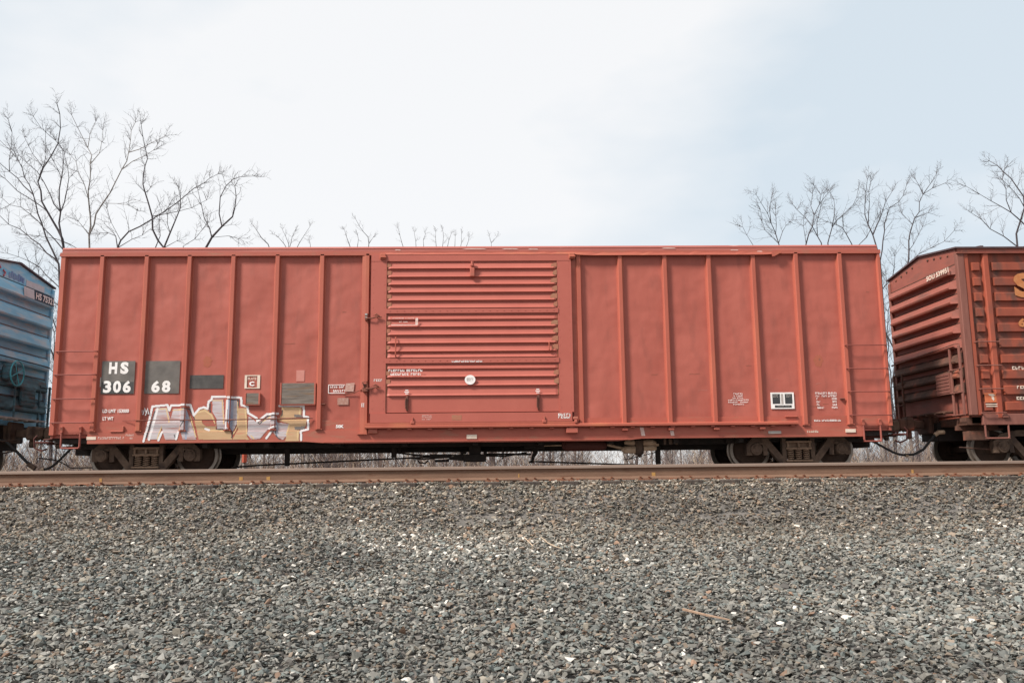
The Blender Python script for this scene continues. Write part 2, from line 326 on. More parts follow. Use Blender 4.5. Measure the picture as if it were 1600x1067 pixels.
def scatter():
    rs = np.random.RandomState(11)
    yy = np.array([p[0] for p in PROF]); zz = np.array([p[1] for p in PROF])
    X = []; Y = []; L = []
    def zone(y0, y1, dens, lift=0):
        wmax = 0.62 * (y1 + 17) + 1.6
        n = int((y1 - y0) * 2 * wmax * dens)
        x = rs.uniform(-wmax, wmax, n); y = rs.uniform(y0, y1, n); k = np.abs(x) < 0.62 * (y + 17) + 1.6
        X.append(x[k]); Y.append(y[k])
        L.append(rs.uniform(0, 1, k.sum()))
    zone(-12.9, -9.8, 1220); zone(-9.8, -6.6, 1220); zone(-6.6, -5.04, 1350); zone(-4.8, -3.6, 500)
    x = np.concatenate(X); y = np.concatenate(Y); lv = np.concatenate(L); n = len(x)
    s = np.clip(rs.lognormal(math.log(.0238), .30, n), .015, .055).astype(np.float32)
    s *= np.where(y > -6.7, .93, 1.03)
    z = np.interp(y, yy, zz) + lv * .034 - .016
    near = (y > -14) & (y < -6.3)
    z = z + np.where(near, 0.035 * np.sin(x * .9 + 1.3 * np.sin(y * .7)) * np.sin(y * 1.1 + .6 * x) + .02 * np.sin(x * 2.3 - y * 1.7), 0)
    z = np.where((y > -5.45) & (y < -5.06), -.122 + .034 * lv, z); z = np.where(y > -5.06, np.minimum(z, -.145 + .02 * lv), z)
    # colours
    pal = np.array([(.215, .205, .185), (.255, .235, .21), (.17, .17, .16), (.27, .235, .195), (.135, .12, .11), (.32, .30, .275), (.235, .18, .14), (.19, .205, .195)])
    wlow = np.array([.2, .2, .17, .09, .07, .09, .05, .13]); whigh = np.array([.13, .15, .09, .2, .15, .08, .17, .03])
    u = rs.rand(n); t = np.clip((y + 9.2) / 3.0, 0, 1)
    cdf_l = np.cumsum(wlow); cdf_h = np.cumsum(whigh)
    ci = np.minimum(np.where(rs.rand(n) < t, np.searchsorted(cdf_h, u), np.searchsorted(cdf_l, u)), 7)
    col = pal[ci] * rs.uniform(.58, 1.16, (n, 1))
    # pale limestone pieces, gathered in drifts at the foot of the shoulder
    drift = np.exp(-((y + 7.6 + .25 * np.sin(x)) / .8) ** 2) * (.5 + .5 * np.sin(x * .8 + 2.2)) ** 2
    pw = .017 + .09 * drift
    kw = rs.rand(n) < pw; col[kw] = np.array((.62, .57, .52)) * rs.uniform(.8, 1.15, (kw.sum(), 1))
    kr = rs.rand(n) < .016; col[kr] = np.array((.27, .17, .12)) * rs.uniform(.7, 1.2, (kr.sum(), 1))
    # darker patches
    bw = np.clip((y + 7.9 + .35 * np.sin(x * .7) + .2 * np.sin(x * 2.1 + 1) + rs.normal(0, .35, n)) / 2.0, 0, 1)
    col *= (1 + .13 * np.sin(x * .45 + 1.7) * np.cos(y * .9 - x * .2) + .06 * np.sin(x * 1.9 + y * 2.3))[:, None] * np.stack([.94 + .02 * bw, .945 - .05 * bw, .92 - .11 * bw], -1)
    dp = (np.sin(x * .7 + 3) * np.sin(y * 1.3 + x * .3) > .72); col[dp] *= .75
    # rotations: mostly lying flat
    az = rs.uniform(0, 2 * PI, n); tilt = np.abs(rs.normal(0, .5, n)); ta = rs.uniform(0, 2 * PI, n)
    ca, sa = np.cos(az), np.sin(az); Z = np.zeros(n); O = np.ones(n)
    Rz = np.stack([np.stack([ca, -sa, Z], -1), np.stack([sa, ca, Z], -1), np.stack([Z, Z, O], -1)], 1)
    ux, uy = np.cos(ta), np.sin(ta); c, s_ = np.cos(tilt), np.sin(tilt); oc = 1 - c
    Rt = np.stack([np.stack([c + ux * ux * oc, ux * uy * oc, uy * s_], -1), np.stack([ux * uy * oc, c + uy * uy * oc, -ux * s_], -1), np.stack([-uy * s_, ux * s_, c], -1)], 1)
    Rm = np.einsum('nij,njk->nik', Rt, Rz) * (s * rs.uniform(.85, 1.25, n))[:, None, None]
    T = hull_templates(26); ti = rs.randint(0, len(T), n)
    V = []; F = []; CO = []; base = 0
    P = np.stack([x, y, z], -1)
    for k, (tv, tf) in enumerate(T):
        ix = np.where(ti == k)[0]
        vv = np.einsum('nij,mj->nmi', Rm[ix], tv) + P[ix][:, None, :]
        m = len(tv); V.append(vv.reshape(-1, 3))
        F.append((tf[None] + (np.arange(len(ix)) * m)[:, None, None] + base).reshape(-1, 3)); base += len(ix) * m
        CO.append(np.repeat(col[ix], m, 0))
    V = np.concatenate(V).astype(np.float32); F = np.concatenate(F).astype(np.int32); CO = np.concatenate(CO)
    me = bpy.data.meshes.new('ballast'); me.vertices.add(len(V)); me.vertices.foreach_set('co', V.ravel())
    me.loops.add(F.size); me.loops.foreach_set('vertex_index', F.ravel())
    me.polygons.add(len(F)); me.polygons.foreach_set('loop_start', np.arange(0, F.size, 3, dtype=np.int32))
    me.materials.append(M['stone']); me.polygons.foreach_set('use_smooth', np.zeros(len(F), dtype=bool)); me.update(calc_edges=True); me.validate()
    at = me.color_attributes.new('stone_colour', 'FLOAT_COLOR', 'POINT')
    at.data.foreach_set('color', np.concatenate([CO, np.ones((len(CO), 1))], 1).astype(np.float32).ravel())
    o = bpy.data.objects.new('ballast', me); C.objects.link(o)
    tag(o, 'grey crushed stone ballast sloping down from the rail', kind='stuff')
    print('stones', n, 'tris', len(F))
scatter()

M['stickbrown'] = mat('dry_stick', (.24, .15, .10), (.34, .23, .16), 30, .9)
# a few dry twigs lying on the stones
def stick(pts, r, label, m='tanstem'):
    root = MB().tube(pts, r, 5).build('dry_twig', M[m]); tag(root, label, 'twig', 'twigs on the ballast')
stick([(.55, -7.28, -.675), (.61, -7.61, -.719), (.67, -7.76, -.74), (.73, -7.86, -.755)], [.004, .005, .005, .003], 'thin bent pale twig on the stones, the longer of the two near the middle')
stick([(.37, -7.27, -.68), (.44, -7.77, -.735)], .006, 'short straight yellowish twig on the stones, left of the bent one')
stick([(1.46, -10.21, -1.025), (1.59, -10.34, -1.045), (1.75, -10.45, -1.068)], [.011, .009, .006], 'reddish brown stick on the gravel at the lower right', 'stickbrown')

# ------------------------------------------------------------------ tracks
def rail_prof(zt):
    h = [(-.036, 0), (-.037, -.012), (-.036, -.036), (-.012, -.052), (-.009, -.10), (-.011, -.152), (-.07, -.172), (-.076, -.186),
         (.076, -.186), (.07, -.172), (.011, -.152), (.009, -.10), (.012, -.052), (.036, -.036), (.037, -.012), (.036, 0), (.02, .003), (-.02, .003)]
    return [(a, b_ + zt) for a, b_ in h]
def make_track(yn, yf, zt, label, near):
    root = empty('railway_track', (0, (yn + yf) / 2, zt - .19), label, 'railway track')
    for y in (yn, yf):
        b = MB(); P = [(y + a, z) for a, z in rail_prof(zt)]; n = len(P)
        x0, x1 = -60.0, 60.0
        b.v = [(x0, p[0], p[1]) for p in P] + [(x1, p[0], p[1]) for p in P]
        for i in range(n):
            b.f.append((i, i + n, (i + 1) % n + n, (i + 1) % n)); b.mi.append(1 if i in (0, 13, 14, 15, 16, 17) or i == 1 else 0)
        b.cur = 0; b.f.append(tuple(range(n))); b.f.append(tuple(range(2 * n - 1, n - 1, -1))); b.mi += [0, 0]
        rail = b.build('rail', [M['railweb'], M['railhead']], root)
        if near and y == yn:
            for x, ww in ((-5.30, .035), (-3.42, .05), (-3.05, .05), (2.22, .05), (.38, .015), (5.84, .03)):
                MB().box(x, x + ww, y - .0135, y - .011, zt - .155, zt - .105).box(x + ww * .35, x + ww * .6, y - .0133, y - .0111, zt - .17, zt - .16).build('paint_mark', M['yellow'], rail)
    tb = MB().bbox(-.115, .115, yn - .55, yf + .55, zt - .375, zt - .206, .01)
    t0 = tb.build('tie', M['tie'], root)
    plates = []
    for y in (yn, yf):
        pl = MB().box(-.095, .095, y - .19, y + .19, zt - .207, zt - .188)
        for sx in (-.06, .06):
            for sy in (-.088, .088):
                pl.box(sx - .01, sx + .01, y + sy - .01, y + sy + .01, zt - .188, zt - .162)
                pl.box(sx - .016, sx + .016, y + sy - .018, y + sy + .018, zt - .166, zt - .156)
        plates.append(pl.build('tie_plate', M['rust'], t0))
    # the builder placed them in world metres around x = 0
    t0.location.x = 0
    first = True
    for i in range(-24, 25):
        x = i * .53 + random.uniform(-.03, .03)
        if first: t, first = t0, False
        else:
            t = t0.copy(); C.objects.link(t); t.parent = root
            for p0 in plates: p = p0.copy(); C.objects.link(p); p.parent = t
        t.location.x = x; t.rotation_euler = (0, 0, random.uniform(-.004, .004))
    return root
NEAR = make_track(-5.0, -3.56, .12, 'nearer rusty railway track with no train on it', True)
FAR = make_track(.88, 2.32, .04, 'farther railway track carrying the freight cars', False)
# flakes of rust and small anchors along the near rail's foot
for i in range(60):
    x = random.uniform(-13, 13); MB().bbox(x, x + random.uniform(.03, .14), -5.10, -5.06, -.088, -.066 + random.uniform(0, .012), .004).build('rail_anchor', M['rust'], NEAR)
# ------------------------------------------------------------------ trucks shared by all cars
def strip(b, pts, w, y0, y1):
    n = len(pts); Lp = []; Rp = []
    for i, p in enumerate(pts):
        a = pts[max(i - 1, 0)]; c = pts[min(i + 1, n - 1)]
        d = Vector((c[0] - a[0], c[1] - a[1])).normalized(); nn = Vector((-d.y, d.x)) * w / 2
        Lp.append((p[0] + nn.x, p[1] + nn.y)); Rp.append((p[0] - nn.x, p[1] - nn.y))
    for i in range(n - 1):
        b.prism([Rp[i], Rp[i + 1], Lp[i + 1], Lp[i]], y0, y1)
    return b
M['step'] = mat('grimy_red', (.22, .06, .045), (.33, .09, .065), 6, .7)
AXZ = .46; WB = .865
def truck(car, cx, yc, truck_m, rusty=False):
    t = empty('truck', (cx, yc, AXZ)); t.parent = car; t.location = Vector((cx, yc, AXZ)) - car.location
    def at(pts): return [(cx + a, AXZ + c) for a, c in pts]
    for side in (-1, 1):
        yo = yc + side * 1.16; y0, y1 = (yo - .06, yo + .08) if side < 0 else (yo - .08, yo + .06)
        b = MB()
        e = .004
        strip(b, at([(-1.0, -.08), (-1.0, .08), (-.88, .2), (-.55, .27), (.55, .27), (.88, .2), (1.0, .08), (1.0, -.08)]), .12, y0, y1)
        for s in (-1, 1):
            strip(b, at([(s * .70, .21), (s * .31, -.27)]), .13, y0 + e, y1 - e)
            strip(b, at([(s * .29, .25), (s * .29, -.27)]), .08, y0 + 2 * e, y1 - 2 * e)
            strip(b, at([(s * .69, .16), (s * .67, -.12)]), .09, y0 + 3 * e, y1 - 3 * e)
            strip(b, at([(s * .99, .10), (s * 1.0, -.12)]), .11, y0 - e, y1 - 4 * e)
            strip(b, at([(s * .74, .13), (s * .98, .13)]), .07, y0 + 2 * e, y1 + e)
        strip(b, at([(-.34, -.27), (.34, -.27)]), .10, y0 - e, y1 + e)
        fr = b.build('side_frame', truck_m, t)
        for s in (-1, 1):
            b = MB(); f = -1 if side < 0 else 1
            cx2 = cx + s * WB
            b.lathe([(f * .00, .0), (f * .00, .075), (f * -.012, .085), (f * -.015, .115), (f * -.05, .125), (f * -.16, .125)], cx2, AXZ, 20, yo + f * .12)
            for k in range(3):
                a = k * 2 * PI / 3 + .5; b.lathe([(f * .012, 0), (f * .012, .018), (f * -.01, .018)], cx2 + .05 * math.cos(a), AXZ + .05 * math.sin(a), 6, yo + f * .12)
            b.bbox(cx2 - .15, cx2 + .15, yo - .07, yo + .07, AXZ + .085, AXZ + .15, .015)
            b.build('bearing_cap', M['truck'], fr)
        # bolster end with its two pockets, spring seat and coils
        b = MB()
        b.bbox(cx - .26, cx + .26, yo - .09, yo + .07, AXZ + .12, AXZ + .165, .008).bbox(cx - .26, cx + .26, yo - .092, yo + .07, AXZ - .01, AXZ + .03, .008)
        for xx in (-.24, -.02, .20): b.bbox(cx + xx, cx + xx + .04, yo - .085, yo + .06, AXZ + .03, AXZ + .12, .006)
        b.box(cx - .2, cx + .2, yo + .0, yo + .05, AXZ + .03, AXZ + .12)
        b.bbox(cx - .27, cx + .27, yo - .10, yo + .07, AXZ - .25, AXZ - .215, .008)
        b.build('bolster', M['spring'] if not rusty else truck_m, t)
        for xx in (-.16, 0, .16):
            b = MB(); N = 90
            b.tube([(cx + xx + .058 * math.cos(i * 2 * PI / 18), yo - .02 + .058 * math.sin(i * 2 * PI / 18), AXZ - .215 + .205 * i / N) for i in range(N + 1)], .0125, 6)
            b.build('spring', M['spring'], t, smooth=True)
    for s in (-1, 1):
        cx2 = cx + s * WB
        MB().tube([(cx2, yc - 1.18, AXZ), (cx2, yc - .75, AXZ), (cx2, yc + .75, AXZ), (cx2, yc + 1.18, AXZ)], .082, 16).build('axle', M['wheel'], t, smooth=True)
        for side in (-1, 1):
            f = side; y0 = yc + side * .80
            b = MB(); b.cur = 0
            b.lathe([(f * .03, .08), (f * .03, .115), (f * -.035, .15), (f * -.05, .30), (f * -.012, .352)], cx2, AXZ, 48, y0)
            b.cur = 1
            b.lathe([(f * -.012, .352), (f * 0, .358), (f * 0, .412), (f * -.01, .42), (f * -.10, .424), (f * -.108, .45), (f * -.13, .45), (f * -.135, .44), (f * -.135, .36)], cx2, AXZ, 48, y0)
            b.cur = 0
            b.lathe([(f * -.135, .36), (f * -.07, .30), (f * -.06, .15), (f * -.14, .12), (f * -.14, .08)], cx2, AXZ, 48, y0)
            b.build('wheel', [M['wheel'], M['rim']], t, smooth=False)
    b = MB().bbox(cx - .2, cx + .2, yc - 1.06, yc + 1.06, AXZ - .02, AXZ + .12, .02)
    b.lathe([(-.0, 0), (0, .2)], cx, AXZ, 8, yc)
    # brake beams
    for s in (-1, 1):
        b.bbox(cx + s * .38 - .05, cx + s * .38 + .05, yc - .85, yc + .85, AXZ - .16, AXZ - .08, .01)
    b.bbox(cx - .22, cx + .22, yc - .3, yc + .3, AXZ + .12, AXZ + .2, .02)
    b.build('truck_bolster', M['wheel'], t)
    return t

def coupler(car, xend, d, yc, m, z=.80):
    # d = +1 when the coupler points to +x
    b = MB()
    def X(a, c): return (min(xend + d * a, xend + d * c), max(xend + d * a, xend + d * c))
    def bx(a, c, y0, y1, z0, z1, k=.02): x = X(a, c); b.bbox(x[0], x[1], yc + y0, yc + y1, z0, z1, k)
    bx(-.9, .12, -.25, .25, z - .20, z + .17)            # striker housing
    bx(.12, .20, -.27, .27, z - .20, z + .24)            # striker face
    bx(.2, .48, -.075, .075, z - .08, z + .09)           # shank
    bx(.46, .66, -.20, .16, z - .14, z + .15, .04)       # head
    bx(.64, .84, .02, .18, z - .14, z + .14, .04)        # guard arm
    bx(.62, .82, -.19, -.06, z - .13, z + .13, .045)     # knuckle
    bx(.5, .6, -.09, .0, z - .3, z - .13, .02)           # lock lifter
    return b.build('coupler', m, car)
def air_hose(car, xend, d, yc, z0, drop, reach, m):
    p = []
    for i in range(13):
        t = i / 12; p.append((xend + d * (.05 + reach * t), yc - .32 - .05 * math.sin(t * PI), z0 - drop * math.sin(t * PI / 2) ** 1.2))
    h = MB().tube(p, .024, 8).build('air_hose', m, car, smooth=True)
    MB().tube([p[-1], (p[-1][0] + d * .06, p[-1][1], p[-1][2] - .01)], .036, 8).build('hose_fitting', M['valve'], h)
    return h

# ------------------------------------------------------------------ the red boxcar
XL, XR, YC = -8.55, 8.0, 1.6
POSTS = [-7.72, -6.84, -5.99, -5.12, -4.24, -3.35, 2.65, 3.56, 4.46, 5.37, 6.25, 7.15]
ZB, ZE = .86, 4.40
rc = empty('boxcar', (-.3, YC, .04), 'red brown ribbed boxcar with large sliding door and graffiti at its lower left', 'boxcar')
NS = 40
_ph = [(random.uniform(.6, 3.2), random.uniform(.5, 2.6), random.uniform(0, 6.3), random.uniform(0, 6.3)) for _ in range(NS)]
def sheet_y(x, z):
    s = 0
    for a, c, p, q in _ph: s += math.sin(a * x + p) * math.sin(c * z + q)
    y = .065 + .0022 * s / 2.2
    # shallow dents
    for dx, dz, r, dep in ((4.9, 3.4, .45, .006), (3.0, 2.2, .5, .005), (6.7, 1.1, .25, .006), (-4.4, 2.9, .5, .005), (-2.9, 1.15, .3, .008), (5.8, 2.1, .4, .005), (-7.2, 3.2, .5, .005), (-6.1, 1.55, .3, .006), (6.0, 1.2, .3, .006)):
        y += dep * math.exp(-((x - dx) ** 2 + (z - dz) ** 2) / r ** 2)
    return y
b = MB()
nxs, nzs = 140, 32
for j in range(nzs + 1):
    for i in range(nxs + 1):
        x = XL + .02 + (XR - XL - .04) * i / nxs; z = ZB + (ZE + .05 - ZB) * j / nzs
        b.v.append((x, sheet_y(x, z), z))
for j in range(nzs):
    for i in range(nxs):
        k = j * (nxs + 1) + i; b.f.append((k, k + 1, k + nxs + 2, k + nxs + 1)); b.mi.append(0)
b.box(XL + .02, XR - .02, .10, 3.135, .80, ZE + .05)
body = b.build('body', M['red'], rc, smooth=False, fix=False)
for p in body.data.polygons:
    if len(p.vertices) == 4 and p.index < nxs * nzs: p.use_smooth = True

def post_section(x, w=.082, base=.15, dep=.062):
    return [(x - .075, .075), (x - .075, .062), (x - .055, .058), (x - .043, -.002), (x - .034, -.012), (x + .034, -.012), (x + .043, -.002), (x + .055, .058), (x + .075, .062), (x + .075, .075)]
for k, x in enumerate(POSTS):
    z0 = .93 if x < 0 or x > 6.1 else .985
    b = MB().prism(post_section(x), z0, ZE + .02, 'z')
    b.box(x - .07, x + .07, -.005, .07, z0 - .018, z0 + .0)
    b.build('side_post', M['red_post'], rc)
# corner posts
MB().prism([(XL, .12), (XL, .03), (XL + .02, .0), (XL + .10, .0), (XL + .125, .055), (XL + .135, .075), (XL + .135, .12)], ZB - .005, ZE + .02, 'z').build('corner_post', M['red_post'], rc)
MB().prism([(XR - .085, .12), (XR - .085, .05), (XR - .07, .0), (XR - .02, .0), (XR, .03), (XR, .12)], ZB + .03, ZE + .02, 'z').build('corner_post', M['red_post'], rc)
# door posts
b = MB().prism([(-2.56, .07), (-2.545, .0), (-2.47, -.012), (-2.41, -.012), (-2.40, .07)], .835, ZE + .03, 'z')
b.box(-2.60, -2.40, -.02, .06, .815, .835); b.build('door_post', M['red_post'], rc)
b = MB().prism([(1.755, .07), (1.765, .0), (1.845, .0), (1.865, .07)], .985, ZE + .03, 'z'); b.build('door_post', M['red_post'], rc)
MB().box(1.655, 1.755, .03, .05, .985, ZE).build('door_jamb', M['red_trim'], rc)
# side sill with seam
b = MB().box(-7.81, 7.42, .03, .14, .685, .90)
b.add([(-3.6, .018, .685), (-3.1, .018, .645), (2.55, .018, .645), (3.0, .018, .685)], [(0, 1, 2, 3)]).box(-3.1, 2.55, .02, .14, .644, .685)
b.box(-3.25, 2.7, -.0, .03, .664, .678)
b.box(-7.81, 7.42, .048, .06, .90, 1.10)
b.box(-8.52, -7.81, .048, .06, .87, 1.10).box(7.42, 7.97, .048, .06, .89, 1.10)
sill = b.build('side_sill', M['red_trim'], rc)
b = MB()
b.box(XL + .05, XR - .05, 3.06, 3.13, .685, ZE)  # far side plating
for x in POSTS: b.box(x - .05, x + .05, 3.13, 3.2, .93, ZE)
b.build('far_side', M['red'], rc)
# eave fascia, ragged along the right where the sheet has torn
b = MB()
b.box(XL - .005, XR - .0, -.012, .07, 4.398, 4.475)
b.box(XL + .03, -2.6, .03, .10, 4.477, 4.535)
b.build('top_chord', M['red_trim'], rc)
b = MB()
pts = []
N = 60
for i in range(N + 1):
    x = -2.1 + (5.95 + 2.1) * i / N
    pts.append((x, 4.437 + .006 * math.sin(i * 1.9) + .004 * math.sin(i * .7) - (.012 if x > 2 else 0) + (.010 * math.sin(i * 2.7) if x > 1 else 0)))
lo = [(x, 4.40 - (.028 * min(1, max(0, (x - 1.6) / .4)) * min(1, max(0, (6 - x) / .4)))) for x, z in pts]
for i in range(N):
    b.add([(lo[i][0], -.045, lo[i][1]), (lo[i + 1][0], -.045, lo[i + 1][1]), (pts[i + 1][0], -.028, pts[i + 1][1]), (pts[i][0], -.028, pts[i][1]),
           (lo[i][0], -.0, lo[i][1]), (lo[i + 1][0], -.0, lo[i + 1][1]), (pts[i + 1][0], -.0, pts[i + 1][1]), (pts[i][0], -.0, pts[i][1])],
          [(0, 1, 2, 3), (0, 4, 5, 1), (3, 2, 6, 7)])
b.prism([(5.74, 4.415), (5.96, 4.45), (5.90, 4.39), (5.80, 4.335), (5.75, 4.325)], -.06, -.05)
b.build('door_track_cover', M['red_post'], rc)
# roof: low gable with a folded rim
b = MB()
prof = [(-.0, 4.478), (-.0, 4.535), (.03, 4.585), (.10, 4.60), (1.6, 4.70), (3.1, 4.60), (3.17, 4.585), (3.2, 4.535), (3.2, 4.478)]
b.prism(prof, XL + .03, XR - .06, 'x')
for i in range(16):
    x = XL + .6 + i * 1.02; b.prism([(.4, 4.61), (.5, 4.625), (1.6, 4.70), (2.7, 4.625), (2.8, 4.61)], x, x + .06, 'x')
b.box(XL + .04, XR - .07, -.006, .0, 4.537, 4.545)
b.build('roof', M['roof'], rc)
for x, L_, z in ((-1.9, .12, 4.50), (-.55, .5, 4.515), (.25, .35, 4.512), (.78, .22, 4.505), (3.5, .3, 4.515), (4.9, .18, 4.47), (5.45, .12, 4.44)):
    MB().add([(x, -.014, z), (x + L_, -.014, z - .003), (x + L_ * .9, -.014, z + .011), (x + L_ * .2, -.014, z + .014)], [(0, 1, 2, 3)]).build('scrape', M['faded'], rc, fix=False)
# ends of the car
def end_wall(car, X, d, z0, z1, y0, y1, ribs, pitch, m_face, m_lip, name='end_wall', dep=.10, inset=.16, zsplit=None, m_low=None):
    # ribs: heights of each rib's lower lip; d = direction the end faces
    b = MB(); b.cur = 0
    b.box(min(X, X - d * .05), max(X, X - d * .05), y0, y1, z0, z1)
    for z in ribs:
        b.cur = 2 if (zsplit and z < zsplit) else 0
        a = y0 + inset; c = y1 - inset; zt = z + pitch * .78
        zt = z + pitch * .62
        P = [(X, a, zt), (X, c, zt), (X + d * dep * .62, c - .08, zt - pitch * .13), (X + d * dep * .62, a + .08, zt - pitch * .13),
             (X + d * dep, a + .11, z + .035), (X + d * dep, c - .11, z + .035), (X + d * dep * .9, a + .10, z), (X + d * dep * .9, c - .10, z), (X, a + .0, z - .01), (X, c - .0, z - .01)]
        b.add(P, [(0, 1, 2, 3), (3, 2, 5, 4), (4, 5, 7, 6), (6, 7, 9, 8), (0, 3, 4, 6, 8), (1, 9, 7, 5, 2)])
        b.cur = 1
        b.box(min(X, X + d * .012), max(X, X + d * .012), a - .02, c + .02, zt, zt + .018)
    o = b.build(name, [m_face, m_lip, m_low or m_face], car)
    return o
end_wall(rc, XL + .02, -1, .80, 4.45, .06, 3.14, [1.2 + .32 * i for i in range(10)], .32, M['red'], M['red_trim'])
end_wall(rc, XR - .02, 1, .80, 4.45, .06, 3.14, [1.2 + .32 * i for i in range(10)], .32, M['red'], M['red_trim'])

# ---- sliding door
door = empty('door', (-.35, 0, 1.02)); door.parent = rc; door.location = Vector((-.35, 0, 1.02)) - rc.location
door_mb = MB()
DL, DR, DY = -2.363, 1.651, -.035
door_mb.box(DL, -2.045, DY, .03, 1.215, 4.265).box(1.365, DR, DY, .03, 1.215, 4.265)
door_mb.box(DL, DR, DY - .004, .03, 4.266, 4.40)
door_mb.box(-2.045, 1.365, DY + .012, .03, 1.23, 1.545)                 # plain lower panel
for z0, z1 in ((3.20, 3.294), (2.20, 2.30)):                              # riveted bands
    door_mb.box(-2.055, 1.375, DY - .014, .03, z0, z1)
    for i in range(24):
        x = -1.98 + i * .142; door_mb.bbox(x - .011, x + .011, DY - .02, DY - .014, z0 + .04, z0 + .055, .003)
door_mb.box(DL + .02, DR - .04, DY - .022, .03, 1.036, 1.213)            # bottom rail
for z in [1.3 + .155 * i for i in range(20)]:                             # rivets up both edges
    for x in (-2.09, 1.40, DL + .05, DR - .05): door_mb.bbox(x - .006, x + .006, DY - .004, DY, z, z + .012, .002)
dp = door_mb.build('door_panel', M['red_post'], door)
M['red_door'] = mat('red_paint_door', (0.385, 0.095, 0.068), (0.43, 0.112, 0.08), 1.4, 0.55, 0.04, 60)
dp.data.materials[0] = M['red_door']
# corrugated sheets
lips = [4.238, 4.100, 3.930, 3.772, 3.615, 3.450, 3.294, 3.168, 3.068, 2.917, 2.757, 2.587, 2.422, 2.30, 2.17, 2.077, 1.913, 1.741, 1.545]
def corr_profile(zt, zb, dep):
    # going down: from just under the lip above, sloping out, nose, then tucked back in
    h = zt - zb
    return [(DY + .022, zt), (DY + .024, zt - .018), (DY + .016, zt - h * .25), (DY - .002, zb + .050), (DY - dep * .55, zb + .034), (DY - dep, zb + .018), (DY - dep, zb + .010), (DY + .004, zb + .002), (DY + .022, zb)]
def corr(b, zt, zb, dep=.022):
    P = corr_profile(zt, zb, dep); n = len(P)
    xa, xb = -2.045, 1.365; tp = .07
    xs = [xa, xa + tp * .35, xa + tp, xb - tp, xb - tp * .35, xb]; fl = [0, .45, 1, 1, .45, 0]
    base = len(b.v)
    for x, f in zip(xs, fl):
        for (y, z) in P: b.v.append((x, (DY + .022) + (y - DY - .022) * f, z))
    for i in range(5):
        for j in range(n - 1):
            a = base + i * n + j; b.f.append((a, a + n, a + n + 1, a + 1)); b.mi.append(0 if i in (1, 2, 3) else 1)
b = MB()
for i in range(len(lips) - 1):
    zt, zb = lips[i], lips[i + 1]
    if (zt, zb) in ((3.294, 3.168), (2.30, 2.17)): continue
    corr(b, zt, zb, .022 if zt - zb > .12 else .01)
b.v += [(-2.045, DY + .03, 1.5), (1.365, DY + .03, 1.5), (1.365, DY + .03, 4.27), (-2.045, DY + .03, 4.27)]; n = len(b.v); b.f.append((n - 4, n - 3, n - 2, n - 1)); b.mi.append(0)
cr = b.build('corrugated_sheet', [M['red_door'], M['worn']], door)
b = MB()
for i in range(len(lips) - 1):
    zt, zb = lips[i], lips[i + 1]
    if zt - zb < .13 or zb < 1.6: continue
    h = zt - zb
    q0 = 1.245 + random.uniform(-.03, .03); b = MB().prism([(q0, zb + h * .36), (q0 + .05, zb + h * .22), (1.362, zb + h * .25), (1.362, zt - h * .14), (q0 + .07, zt - h * .12), (q0 + .015, zt - h * .3)], DY - .006, DY + .01); b.build('worn_patch', M['worn'], cr)
    b = MB().box(-2.04, -1.965 + random.uniform(-.02, .02), DY - .002, DY + .01, zb + h * .3, zt - h * .2); b.build('worn_patch', M['worn'], cr)
MB().box(-2.052, -2.046, DY - .006, DY + .0, 1.24, 4.24).build('edge_grime', M['grime'], cr)  # thin dark strip along the sheet's left edge
# handles, lever, lock bars
for x, z0, z1 in ((-1.855, 2.33, 2.72), (1.18, 2.42, 2.61)):
    MB().tube([(x, DY - .02, z1), (x, DY - .055, z1 - .03), (x, DY - .055, z0 + .03), (x, DY - .02, z0)], .012, 6).build('door_handle', M['red_post'], door)
b = MB().bbox(-.385, -.29, DY - .075, DY, 3.93, 4.12, .01).bbox(-.375, -.30, DY - .09, DY, 4.13, 4.20, .02).tube([(-.337, DY - .06, 4.19), (-.337, DY - .06, 4.24)], .03, 8)
b.build('lift_bracket', M['red_trim'], door)
for x in (-1.623, .953):
    b = MB().bbox(x - .022, x + .022, DY - .03, DY + .012, 1.26, 1.56, .006); b.tube([(x - .03, DY - .045, 1.3), (x - .03, DY - .045, 1.52)], .01, 6)
    b.build('lock_bar', M['grime'], door)
    MB().bbox(x + .1 - .03, x + .1 + .05, DY - .05, DY, 1.00, 1.06, .01).tube([(x + .11, DY - .04, 1.02), (x + .11, DY - .04, 1.13)], .014, 6).build('roller_bracket', M['red_trim'], door)
for x in (-2.12, 1.68):
    MB().bbox(x - .07, x + .05, -.075, .0, 4.30, 4.42, .01).tube([(x - .06, -.085, 4.34), (x + .06, -.085, 4.34)], .014, 6).build('top_hanger', M['red_post'], door)
MB().bbox(1.63, 1.73, -.08, .0, 1.06, 1.12, .01).bbox(1.65, 1.71, -.1, -.0, .99, 1.06, .012).build('door_stop', M['red_trim'], door)
# stencils on the door
DT = DY - .040
b = stencil(MB(), -1.92, -1.46, 3.085, 3.105, DT, 1, cw=.024); stencil(b, -1.79, -1.62, 3.012, 3.035, DT, 1, cw=.028)
b.add([(-1.95, DT, 2.952), (-1.43, DT, 2.952), (-1.43, DT, 2.966), (-1.95, DT, 2.966)], [(0, 1, 2, 3)]).add([(-1.47, DT, 2.966), (-1.42, DT, 2.966), (-1.42, DT, 3.10), (-1.47, DT, 3.10)], [(0, 1, 2, 3)])
b.build('lettering', M['faded'], door, fix=False)
b = stencil(MB(), -.75, -.15, 2.212, 2.246, DY - .017, 1, cw=.034, spaces=.05); b.build('lettering', M['white'], door, fix=False)
b = stencil(MB(), -1.99, -1.33, 2.03, 2.075, DT, 1, cw=.042); stencil(b, -1.95, -1.36, 1.958, 2.0, DT, 1, cw=.042); b.build('lettering', M['white'], door, fix=False)
